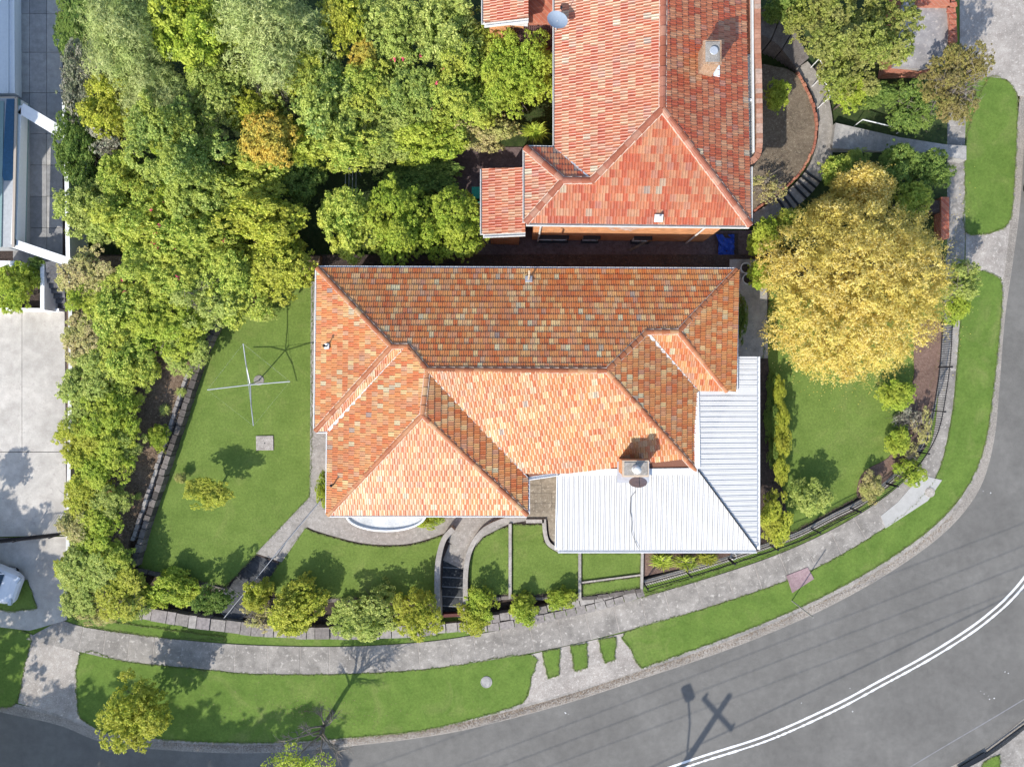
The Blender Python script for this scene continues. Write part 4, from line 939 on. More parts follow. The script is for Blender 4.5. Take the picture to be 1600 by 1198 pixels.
for x, y, z, lb in ((1029, 343, 6.6, 'pale square roof vent at the lower edge of the red roof'),):
    t = empty('roof_vent', P(x, y-2, z), lb, 'roof vent'); m_ = MB(); m_.box((0, 0, .02), (.36, .32, .06), rx=R(25)); m_.build('flashing', OFFW, t); m_ = MB(); m_.lathe([(.05, 0), (.05, .3), (.01, .36)], (0, 0, 0), 10); m_.build('pipe', OFFW, t)
# lean-to on the left and roofs at the top
lean = empty('tiled_lean_to', P(788, 315, .4), 'small low red tiled lean-to left of the red roofed house', 'outbuilding')
ll = lambda p: Vector(p)-lean.location
l1, l2, l3, l4 = P(755, 264, 4.2), P(755, 366, 4.2), P(821, 363, 4.9), P(821, 262, 4.9)
tile_faces('roof', [([ll(p) for p in (l1, l2, l3, l4)], set())], lean, TILE_R, seed=12, gauge=.32, wd=.25); gutters(lean, [(ll(l1), ll(l2)), (ll(l2), ll(l3))], OFFW)
walls(lean, [ll(p) for p in (l1, l2, l3, l4)], .25, 4.05-.4, -.3, BRICK)
topr = empty('small_tiled_roof_shed', P(800, 10, .4), 'small red tiled outbuilding at the top edge left of the red roofed house', 'outbuilding')
tl_ = lambda p: Vector(p)-topr.location
t1, t2, t3, t4 = P(757, -60, 5.0), P(757, 36, 5.0), P(826, 28, 5.7), P(826, -60, 5.7)
tile_faces('roof', [([tl_(p) for p in (t1, t2, t3, t4)], set())], topr, TILE_R, seed=13, gauge=.32, wd=.25); walls(topr, [tl_(p) for p in (t1, t2, t3, t4)], .2, 4.9-.4, -.3, BRICK); gutters(topr, [(tl_(t1), tl_(t2)), (tl_(t2), tl_(t3))], OFFW)
m_ = MB(); m_.prism([tl_(p) for p in PL([(826, -60), (866, -60), (866, 36), (826, 36)], 4.6)], 0); m_.build('brick_block', BRICK_R, topr)
cor = empty('corrugated_awning', P(830, 55, .4), 'dark corrugated awning against the red roofed house near the top', 'awning')
m_ = MB()
for i in range(26):
    x = 792+i*2.95; m_.bar(P(x, 39, 4.4)-cor.location, P(x, 72, 4.1)-cor.location, .06, .03)
m_.prism([p-cor.location for p in PL([(790, 39), (868, 39), (868, 72), (790, 72)], 4.05)], 3.6); m_.build('sheet', plain('dark_brown_sheet', (.09, .045, .045), .6), cor)
for x, y in ((793, 68), (864, 68)): p = P(x, y, 4.0); q = MB(); q.box(Vector((p.x, p.y, 2.0))-cor.location, (.08, .08, 3.2)); q.build('post', TIMBER, cor)

# narrow side passage between the houses
sheet('side_passage', [(700, 230), (822, 230), (870, 360), (1160, 360), (1205, 360), (1205, 402), (700, 402)], .75, mottled('damp_earth', (.12, .085, .085), (.22, .16, .155), 6, 40, (.05, .035, .03)), .1)
t = empty('tarpaulin', P(1138, 384, .8), 'blue tarpaulin lying at the corner of the brick house', 'tarpaulin')
m_ = MB(); rs = random.Random(4); nx, ny = 8, 8
vs = [P(1118+i*4.2+(j*2.2 if i == 0 else 0), 366+j*5.2, .86+rs.uniform(0, .22))-t.location for j in range(ny) for i in range(nx)]
m_.add(vs, [(j*nx+i, j*nx+i+1, (j+1)*nx+i+1, (j+1)*nx+i) for j in range(ny-1) for i in range(nx-1)])
m_.build('sheet', BLUE, t)
m_ = MB(); m_.box((.02, 0, .02), (.9, 1.2, .18)); m_.build('covered_pile', DARKSOIL, t)
for i, (x, y, lb) in enumerate(((1161, 421, 'upper of the two round pots at the right end of the side passage'), (1164, 438, 'lower of the two round pots at the right end of the side passage'))):
    t = empty('plant_pot', P(x, y, 1.2), lb, 'plant pot', 'pots by the side passage'); m_ = MB(); m_.lathe([(.17, 0), (.2, .05), (.26, .4), (.28, .42), (.28, .46), (.23, .46), (.22, .36), (.01, .36)], (0, 0, 0), 20); m_.build('pot', OFFW, t, False)
    m_ = MB(); m_.lathe([(.215, .36), (.2, .39), (.01, .4)], (0, 0, 0), 16); m_.build('soil', DARKSOIL, t)
t = empty('garbage_bin', P(747, 310, .8), 'green bin standing left of the small lean-to', 'bin')
m_ = MB(); m_.box((0, 0, .5), (.42, .46, 1.0), taper=1.15); m_.build('body', GREENP, t); m_ = MB(); m_.box((0, 0, 1.04), (.52, .56, .06)); m_.tube([(-.24, -.29, 1.0), (.24, -.29, 1.0)], .02); m_.build('lid', GREENP, t)
for s in (-.2, .2): m_ = MB(); m_.tube([(s-.02, .26, .1), (s+.02, .26, .1)], .1, 12); m_.build('wheel', DARKM, t)

# ------------------------------------------------------------------ left neighbour
W0 = .3
sheet('neighbour_drive', [(-200, -200), (104, -200), (104, 420), (-200, 420)], W0, DARKSOIL, .05)
# drive slabs with joints
sl = MB(); xs = [20, 46, 73, 98]; ys = [-60, -20, 22, 82, 145, 209, 258, 307, 356, 414]
for i in range(3):
    for j in range(len(ys)-1):
        x0, x1, y0, y1 = xs[i]+.35, xs[i+1]-.35, ys[j]+.35, ys[j+1]-.35; sl.prism(PL([(x0, y0), (x1, y0), (x1, y1), (x0, y1)], W0+.06), W0-.02)
struct(sl.build('driveway_slabs', island('slab_concrete', [(0, (.26, .26, .26)), (.5, (.36, .35, .34)), (1, (.46, .44, .41))], .9, .35, 3)))
sheet('yard_concrete', [(-200, 484), (34, 484), (34, 705.3), (-200, 705.3)], W0+.04, CONC_YARD, .05)
sheet('yard_concrete', [(34.6, 484), (104, 484), (108, 705.3), (34.6, 705.3)], W0+.04, CONC_YARD, .05)
sheet('yard_concrete', [(-200, 706.3), (108, 706.3), (106, 836), (-200, 842)], W0+.04, CONC_YARD, .05)
sheet('yard_apron', [(-200, 846), (105, 838), (104, 968), (92, 972), (46, 985), (-60, 972), (-200, 960)], .2, CONC_YARD, .05)
sheet('grass_patch', [(0, 925), (42, 905), (58, 950), (20, 955), (-40, 948)], .23, GRASS, .1)
sheet('neighbour_garden', [(-200, 405), (104, 405), (104, 484), (-200, 484)], W0+.03, DARKSOIL, .05)
wh = empty('white_house', P(-60, 150, W0), 'white flat roofed house with a glass deck at the upper left edge', 'house')
wv = lambda p: Vector(p)-wh.location
m_ = MB(); m_.prism([wv(Vector((p.x, p.y, 9.6))) for p in PL([(-330, -260), (-50, -260), (-50, 440), (-330, 440)], 0)], 0); m_.build('upper_storey', WHITE, wh)
m_ = MB(); m_.prism([wv(p) for p in PL([(-90, -80), (21, -80), (22, 146), (-90, 146)], .9)], 0); m_.build('lower_storey', WHITE, wh)
m_ = MB(); m_.bar(wv(P(12, -80, 1.0)), wv(P(12, 144, 1.0)), .05, .16); m_.bar(wv(P(20.5, -80, 1.05)), wv(P(21.5, 146, 1.05)), .1, .3); m_.build('roof_edge', WHITE, wh)
m_ = MB(); m_.prism([wv(p) for p in PL([(-90, 152), (26, 152), (26, 386), (-90, 386)], 1.3)], 0); m_.build('deck', plain('deck_grey', (.40, .42, .44), .7, 0, .2), wh)
m_ = MB(); m_.prism([wv(p) for p in PL([(10, 155), (22, 155), (20, 275), (17, 282), (6, 282), (3, 275)], 1.36)], .5); m_.build('pool_cover', plain('blue_cover', (.04, .12, .22), .5, 0, .3), wh)
m_ = MB(); m_.bar(wv(P(-2, 158, 1.36)), wv(P(-6, 386, 1.36)), .5, .04); m_.build('glass_floor', GLASSG, wh)
m_ = MB(); m_.bar(wv(P(25, 152, 2.2)), wv(P(20, 386, 2.2)), .035, .9); m_.build('glass_balustrade', GLASSG, wh)
m_ = MB(); m_.bar(wv(P(25, 152, 2.25)), wv(P(20, 386, 2.25)), .12, .05); m_.bar(wv(P(-90, 153, 2.25)), wv(P(25, 152, 2.25)), .06, .05); m_.build('balustrade_rail', plain('beige_rail', (.42, .36, .30), .5), wh)
m_ = MB(); m_.bar(wv(P(29.5, 156, 1.9)), wv(P(24.5, 388, 1.9)), .2, .5); m_.build('deck_beam', WHITE, wh)
cp = empty('white_pergola_frame', P(70, 280, W0), 'white beam frame spanning the shaded driveway beside the white house', 'pergola')
cl = lambda p: Vector(p)-cp.location
for a, b, wd in (((32, 169), (97, 208), .55), ((29, 165), (21, 382), .26), ((20, 380), (112, 411), .42)):
    m_ = MB(); m_.bar(cl(P(*a, 2.1)), cl(P(*b, 2.1)), wd, .3); m_.build('beam', WHITE, cp)
for x, y in ((99, 206), (108, 408)):
    p = P(x, y, 1.8); m_ = MB(); m_.box(cl((p.x, p.y, 1.05)), (.24, .24, 1.5)); m_.build('post', WHITE, cp)
kerbline('boundary_wall', 'white rendered boundary wall beside the driveway, above the pergola corner', [(100, 160), (104, 280), (106, 402)], 2.2, .1, .2, WHITE, 'boundary wall')
kerbline('boundary_wall', 'pale grey boundary wall between the concrete yard and the long hedge', [(109, 412), (110, 560), (108, 700), (106, 835), (104, 955)], 2.0, .1, .18, OFFW, 'boundary wall')
# stepped dark stair by the pergola
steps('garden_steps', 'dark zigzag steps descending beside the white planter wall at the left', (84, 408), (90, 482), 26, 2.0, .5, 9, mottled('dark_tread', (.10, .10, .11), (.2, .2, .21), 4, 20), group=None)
kerbline('planter_wall', 'thin white planter wall left of the dark zigzag steps', [(66, 412), (66, 484)], 1.6, .2, .2, WHITE, 'planter wall')
kerbline('planter_wall', 'white low wall along the top of the concrete yard', [(-60, 482), (92, 484)], .75, .2, .14, WHITE, 'planter wall')
kerbline('planter_wall', 'white garden wall stub below the glass deck', [(-20, 412), (20, 412), (24, 432)], 1.8, .2, .3, WHITE, 'planter wall')
# stump
t = empty('tree_stump', P(111, 37, .4), 'cut round tree stump at the top left beside the driveway', 'tree stump')
m_ = MB(); m_.lathe([(.26, 0), (.22, .2), (.205, .8), (.2, .82)], (0, 0, 0), 18); m_.build('bark', BARK, t, False); m_ = MB(); m_.lathe([(.195, .8), (.19, .84), (.01, .845)], (0, 0, 0), 18); m_.build('cut_face', plain('cut_wood', (.48, .28, .17), .8, 0, .3, 20), t)
iron_fence('black picket gate fence across the bottom of the concrete yard', [(-60, 846), (0, 842), (104, 831)], .25, 1.25, .13, False, BLACKI, pr=.024)

# cars -------------------------------------------------------------
def car(label, px, py, rz, paint, z0=.2, L=4.4, Wd=1.78, name='parked_car'):
    c = P(px, py, z0); t = empty(name, (c.x, c.y, z0), label, 'car', None, rz)
    st_ = [(-.50, .30, .62, .70), (-.47, .22, .80, .86), (-.38, .20, .90, .95), (-.2, .20, .93, 1), (0, .20, .93, 1), (.2, .20, .92, 1), (.30, .20, .88, .98), (.42, .22, .80, .92), (.48, .24, .68, .82), (.5, .32, .55, .70)]
    vs = []; fs = []; n = 10
    for x, z_0, z_1, w_ in st_:
        hw = Wd/2*w_
        for q, zz in ((-.85, z_0), (-1, z_0+.12), (-1, (z_0+z_1)/2+.02), (-.95, z_1-.1), (-.80, z_1), (.80, z_1), (.95, z_1-.1), (1, (z_0+z_1)/2+.02), (1, z_0+.12), (.85, z_0)): vs.append((x*L, q*hw, zz))
    for i in range(len(st_)-1):
        for j in range(n): fs.append((i*n+j, i*n+(j+1) % n, (i+1)*n+(j+1) % n, (i+1)*n+j))
    fs += [tuple(range(n)), tuple(range(len(st_)*n-1, (len(st_)-1)*n-1, -1))]
    m = MB(); m.add(vs, fs); bo = m.build('body', paint, t, False, recalc=True)
    # glasshouse
    m = MB(); ring = lambda x0, x1, w_, z: [(x0*L, -w_, z), (x1*L, -w_, z), (x1*L, w_, z), (x0*L, w_, z)]
    vs = ring(-.44, .33, Wd*.43, .9)+ring(-.32, .12, Wd*.33, 1.40); m.add(vs, [(0, 1, 5, 4), (1, 2, 6, 5), (2, 3, 7, 6), (3, 0, 4, 7), (4, 5, 6, 7)]); m.build('windows', GLASSD, t)
    m = MB(); vs = ring(-.33, .13, Wd*.34, 1.40)+ring(-.29, .09, Wd*.30, 1.45); m.add(vs, [(0, 1, 5, 4), (1, 2, 6, 5), (2, 3, 7, 6), (3, 0, 4, 7), (4, 5, 6, 7), (3, 2, 1, 0)]); m.build('roof', paint, t)
    m = MB()
    for s in (-1, 1):
        for a, b in (((-.44, .43, .9), (-.32, .33, 1.41)), ((.33, .43, .9), (.12, .33, 1.41)), ((-.1, .435, .9), (-.1, .335, 1.4))): m.tube([(a[0]*L, s*a[1]*Wd, a[2]), (b[0]*L, s*b[1]*Wd, b[2])], .035, 5)
    m.build('pillars', paint, t)
    for x in (-.3, .31):
        for s in (-1, 1):
            m = MB(); y = s*Wd*.41; m.tube([(x*L, y-s*.1, .32), (x*L, y+s*.09, .32)], .32, 24); wh_ = m.build('wheel', plain('tyre', (.02, .02, .02), .9), t)
            m = MB(); m.tube([(x*L, y+s*.09, .32), (x*L, y+s*.1, .32)], .2, 20)
            for k in range(5): a = k*1.2566; m.tube([(x*L, y+s*.105, .32), (x*L+math.cos(a)*.2, y+s*.105, .32+math.sin(a)*.2)], .025, 4)
            m.build('rim', ZINC, wh_)
    for s in (-1, 1):
        m = MB(); m.box((.475*L, s*Wd*.33, .66), (.16, .34, .12), rz=-s*.25); m.build('headlight', plain('lamp_lens', (.55, .6, .65), .15), t)
        m = MB(); m.box((-.485*L, s*Wd*.34, .70), (.08, .26, .14)); m.build('tail_light', plain('tail_lens', (.4, .02, .02), .3), t)
        m = MB(); m.box((.17*L, s*(Wd*.5+.06), .98), (.14, .2, .12)); m.build('mirror', paint, t)
    return t
car('white car with its bonnet showing at the lower left edge', -20, 896, R(-20), plain('white_car_paint', (.72, .74, .78), .3, 0, .03), .22, 4.2)
car('dark car parked on the road at the right edge', 1627, 258, R(84), plain('black_car_paint', (.02, .022, .028), .25, .2, .03), .0, 4.3)

# ------------------------------------------------------------------ small things in the gardens
# rotary clothesline
rc = empty('rotary_clothesline', P(405, 594, ZL), 'white four armed rotary clothesline standing on the left lawn', 'clothesline')
top = P(388, 601, 3.15)-rc.location; top = Vector((top.x, top.y, top.z))
m_ = MB(); m_.lathe([(.26, 0), (.26, .05), (.24, .06), (.01, .06)], (0, 0, 0), 18); m_.build('base', CONC, rc)
m_ = MB(); m_.tube([(0, 0, 0), (top.x, top.y, top.z-.2), top], [.035, .03, .03], 8); m_.build('pole', ZINC, rc)
ends = [P(324, 609, 3.3)-rc.location, P(380, 537, 3.3)-rc.location, P(453, 596, 3.3)-rc.location, P(396, 665, 3.3)-rc.location]
for e in ends:
    m_ = MB(); m_.tube([top-Vector((0, 0, .25)), top.lerp(e, .5)-Vector((0, 0, .03)), e], [.028, .026, .024], 6); m_.tube([top-Vector((0, 0, .02)), e], .012, 4); m_.build('arm', ZINC, rc)
m_ = MB()
for k in range(4): m_.tube([ends[k], ends[(k+1) % 4]], .0018, 3)
m_.build('line', ZINC, rc)
t = empty('square_slab', P(414, 692, ZL+.03), 'square tan concrete cover set in the left lawn', 'drain cover'); m_ = MB(); m_.box((0, 0, .02), (.86, .72, .06), R(1)); m_.build('slab', CONC_CREV, t); m_ = MB(); m_.lathe([(.03, .05), (.03, .06), (.01, .062)], (0, 0, 0), 10); m_.build('lifting_hole', DARKM, t)
for x, y, rpx, z, mt, lb in ((760, 1065, 9, .17, CONC_SLAB, 'round grey manhole cover in the verge grass left of the crossing'), (1453, 769, 7.5, .19, CONC_CREV, 'round brown manhole cover on the edge of the new pale footpath')):
    t = empty('manhole_cover', P(x, y, z), lb, 'manhole cover'); m_ = MB(); q = rpx/S; m_.lathe([(q, -.03), (q, .02), (q-.03, .025), (q-.05, .01), (.01, .01)], (0, 0, 0), 24); m_.build('frame', mt, t)
    m_ = MB(); m_.lathe([(q*.8, .01), (q*.8, .025), (q*.6, .03), (.01, .03)], (0, 0, 0), 24); m_.build('lid', mt, t)
sheet('pink_cover_slab', [(1229, 899), (1262, 886), (1272, 904), (1238, 926)], .20, PINK, .1); 
t = empty('sign_post', P(1237, 938, .15), 'thin dark sign post in the verge beside the pink slab', 'sign post')
m_ = MB(); m_.tube([(0, 0, 0), (0, 0, 2.6)], .028, 8); m_.build('post', plain('weathered_post', (.32, .31, .28), .8), t)
t = empty('garden_hose_reel', P(1145, 868, ZL), 'small white ring lying below the white roof corner', 'hose'); m_ = MB()
for k in range(3): m_.tube([(math.cos(a*.3491)*.15, math.sin(a*.3491)*.15, .07+k*.03) for a in range(19)], .02, 6)
m_.build('coil', OFFW, t)
# washing poles in the neighbour's yard
t = empty('metal_trellis', P(547, 290, .6), 'thin pale metal trellis bars in the shaded yard gap between the bushes', 'trellis')
m_ = MB()
for i in range(4): m_.tube([P(540+i*5.5, 262, 2.0)-t.location, P(539+i*5.5, 332, 1.5)-t.location], .014, 4)
m_.build('bars', ZINC, t)
for y in (264, 330): p = P(540, y, 1.9); q = P(557, y, 1.9); m_ = MB(); m_.tube([p-t.location, q-t.location], .018, 4); m_.tube([p-t.location, Vector((p.x, p.y, .3))-t.location], .02, 5); m_.tube([q-t.location, Vector((q.x, q.y, .3))-t.location], .02, 5); m_.build('frame', ZINC, t)
# loose plank
t = MB(); t.bar(P(984, 391, .95), P(1012, 376, 1.0), .12, .05); tag(t.build('loose_plank', TIMBER), 'loose timber plank lying in the side passage against the brick wall', 'plank')

# power pole across the road with lamp and wires (their shadows lie on the road)
SH = 1/math.tan(SUN_EL)
def caster(px, py, h, zg=0):
    """where something at height h stands if its shadow falls at this point of the ground"""
    g_ = P(px, py, zg); return Vector((g_.x+SUN_DIR.x*(h-zg)*SH, g_.y+SUN_DIR.y*(h-zg)*SH, h))
pt = caster(1140, 1086, 9.4); pole = empty('power_pole', (pt.x, pt.y, 0), 'timber power pole across the road whose shadow falls by the double line', 'power pole')
pp = lambda v: Vector(v)-pole.location
m_ = MB(); m_.tube([(0, 0, -.1), (0, 0, 9.4)], [.19, .14], 12); m_.build('post', TIMBER, pole)
a = pp(caster(1114, 1096, 8.9)); b = pp(caster(1131, 1147, 8.3)); zc = 8.55; a.z = b.z = zc
m_ = MB(); k = (a+b)/2; d = (b-a).normalized(); m_.bar(Vector((0, 0, zc))-d*1.15, Vector((0, 0, zc))+d*1.15, .14, .14); m_.build('crossarm', TIMBER, pole)
for s in (-1.05, 1.05): m_ = MB(); m_.lathe([(.06, 0), (.08, .08), (.05, .2)], Vector((0, 0, zc))+d*s, 8); m_.build('insulator', OFFW, pole)
l0 = Vector((0, 0, 6.1)); l1_ = pp(caster(1075, 1082, 7.4)); m_ = MB(); m_.tube([l0, l0.lerp(l1_, .5)+Vector((0, 0, .2)), l1_], .045, 6); m_.build('lamp_arm', ZINC, pole)
m_ = MB(); dd = (l1_-l0); dd.z = 0; m_.box(l1_, (.75, .42, .18), math.atan2(dd.y, dd.x)); m_.build('lamp_head', ZINC, pole)
for i, (pa, pb, rr) in enumerate((((760, 1188), (1700, 830), .016), ((700, 1185), (1700, 800), .014), ((800, 1200), (1680, 872), .014), ((960, 1208), (1720, 850), .026), ((620, 1165), (1690, 770), .014))):
    A_ = caster(pa[0]-900, pa[1]+900*(pa[1]-pb[1])/(pb[0]-pa[0]), 8.6); B_ = caster(pb[0]+500, pb[1]-500*(pa[1]-pb[1])/(pb[0]-pa[0]), 8.6)
    m_ = MB(); m_.tube([A_.lerp(B_, j/16)-Vector((0, 0, 3.2*j/16*(1-j/16))) for j in range(17)], rr, 4)
    tag(m_.build('power_line', DARKM), ('overhead wire whose faint shadow is the third from the inner kerb', 'overhead wire whose faint shadow is the second from the inner kerb', 'overhead wire whose thin shadow is the fourth from the inner kerb', 'thickest overhead wire, casting the dark shadow nearest the double line', 'overhead wire whose shadow runs nearest the inner kerb')[i], 'power line', 'overhead power lines')

# ------------------------------------------------------------------ upper right: neighbour's entry garden
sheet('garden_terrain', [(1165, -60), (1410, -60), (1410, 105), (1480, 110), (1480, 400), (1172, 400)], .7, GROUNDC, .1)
sheet('round_bed', spline([(1176, 120), (1215, 105), (1248, 120), (1268, 155), (1275, 195), (1270, 232), (1250, 268), (1215, 300), (1180, 326), (1172, 300)], 4, True), 1.2, mottled('leaf_litter', (.16, .12, .085), (.27, .22, .16), 6, 30, (.34, .29, .21), bs=1, bd=.04, amt=.55), .1)
blockwall('garden_edging', 'curved red brick edging round the bare garden bed at the upper right', [(1246, 112), (1266, 150), (1276, 195), (1270, 234), (1250, 270), (1216, 302), (1180, 328)], 1.28, .5, .12, island('edging_brick', [(0, (.34, .12, .08)), (1, (.48, .22, .14))], .9, .3), 21, .2, .26, 'garden edging')
RI = spline([(1244, 108), (1268, 145), (1279, 195), (1273, 238), (1253, 275), (1218, 308), (1176, 334)], 8); RO = spline([(1262, 96), (1287, 130), (1300, 180), (1301, 235), (1292, 268), (1262, 308), (1222, 336), (1178, 350)], 8)
strip(RI, RO, .95, CONC_NEW and CONC, 'curved_path', .5, 60)
# curved flight at the top
m_ = MB(); n_ = 11
for i in range(n_):
    f0, f1 = i/n_, (i+.95)/n_
    ia = resample(spline([(1186, 52), (1215, 70), (1246, 108)], 6), 60); oa = resample(spline([(1196, 8), (1232, 34), (1265, 92)], 6), 60)
    q = [ia[int(f0*59)], ia[int(f1*59)], oa[int(f1*59)], oa[int(f0*59)]]; m_.prism(PL(q, 2.4-1.4*i/n_), .5)
tag(m_.build('garden_steps', mottled('grey_tread', (.16, .14, .13), (.26, .23, .21), 4, 30)), 'curved flight of dark steps at the top beside the red roofed house', 'steps')
steps('garden_steps', 'straight bluish steps between the dark shrubs at the upper right', (1303, 212), (1402, 226), 40, 1.3, .76, 13, CONC_SLAB, 24)
m_ = MB(); n_ = 7
for i in range(n_):
    j = int(60*(.62+.26*i/n_)); j2 = j+1
    a1, a2 = resample(RI, 61)[j], resample(RO, 61)[j]; m_.bar(P(*a1, 1.03+.06*0), P(*a2, 1.03), .09, .06)
tag(m_.build('path_nosings', DARKM), 'row of dark step nosings across the curved path at the upper right', 'path nosings')  # dark stripes across the path, built as bars for step nosings
sheet('entry_path', [(1402, 214), (1478, 226), (1510, 228), (1510, 250), (1478, 244), (1402, 238)], .76, CONC_SLAB, .1)
t = empty('handrail', P(1290, 130, .9), 'white handrail following the curved path at the upper right', 'handrail')
m_ = MB(); rr_ = [P(x, y, 1.9)-t.location for x, y in spline([(1280, 92), (1286, 105), (1276, 116), (1290, 130), (1297, 150), (1290, 158)], 4)]; m_.tube(rr_, .025, 6); m_.build('rail', WHITE, t)
for k in (0, len(rr_)//2, -1): p = rr_[k]; m_ = MB(); m_.tube([p, (p.x, p.y, 0)], .022, 6); m_.build('post', WHITE, t)
t = empty('handrail', P(1380, 200, .5), 'white handrail above the straight bluish steps', 'handrail')
a, b = P(1348, 187, 1.6)-t.location, P(1411, 202, 1.3)-t.location; m_ = MB(); m_.tube([a, b], .028, 6); m_.build('rail', WHITE, t)
for p in (a, b): m_ = MB(); m_.tube([p, (p.x, p.y, -.2)], .022, 6); m_.build('post', WHITE, t)
# garage slab roof and brick walls at the top right
gr = empty('flat_roofed_garage', P(1446, 55, .15), 'small grey flat roofed garage at the upper right beside the street', 'garage'); gl = lambda p: Vector(p)-gr.location
m_ = MB(); m_.prism([gl(p) for p in PL([(1396, 104), (1404, 60), (1410, 12), (1420, -40), (1482, -40), (1482, 60), (1476, 100), (1440, 108)], 2.7)], 2.5-.15); m_.build('roof', mottled('grey_roof', (.28, .26, .26), (.38, .36, .35), 3, 30, (.44, .40, .36), amt=.25), gr)
m_ = MB(); m_.prism([gl(p) for p in PL([(1402, 98), (1414, 12), (1420, -40), (1478, -40), (1478, 60), (1472, 96)], 2.5)], 0); m_.build('wall', BRICK_R, gr)
m_ = MB(); m_.bar(gl(P(1486, -40, 2.95)), gl(P(1492, 66, 2.95)), .26, .5); m_.bar(gl(P(1434, 3, 2.95)), gl(P(1486, 4, 2.95)), .3, .4); m_.build('parapet', BRICK_R, gr)
m_ = MB(); rs = random.Random(2)
for i in range(7): c = P(1487+rs.uniform(-3, 3), 8+i*9, 3.03); m_.box(gl(c), (.3, .22, .07), rs.uniform(-.2, .2))
m_.build('coping_bricks', BRICK_R, gr)
kerbline('boundary_wall', 'low red brick wall behind the yellow tree by the street', [(1477, 308), (1477, 372)], 1.3, .1, .4, BRICK_R, 'boundary wall')
kerbline('planter_wall', 'dark planter wall above the yellow tree', [(1408, 320), (1470, 323)], 1.2, .1, .6, DARKSOIL, 'planter wall')

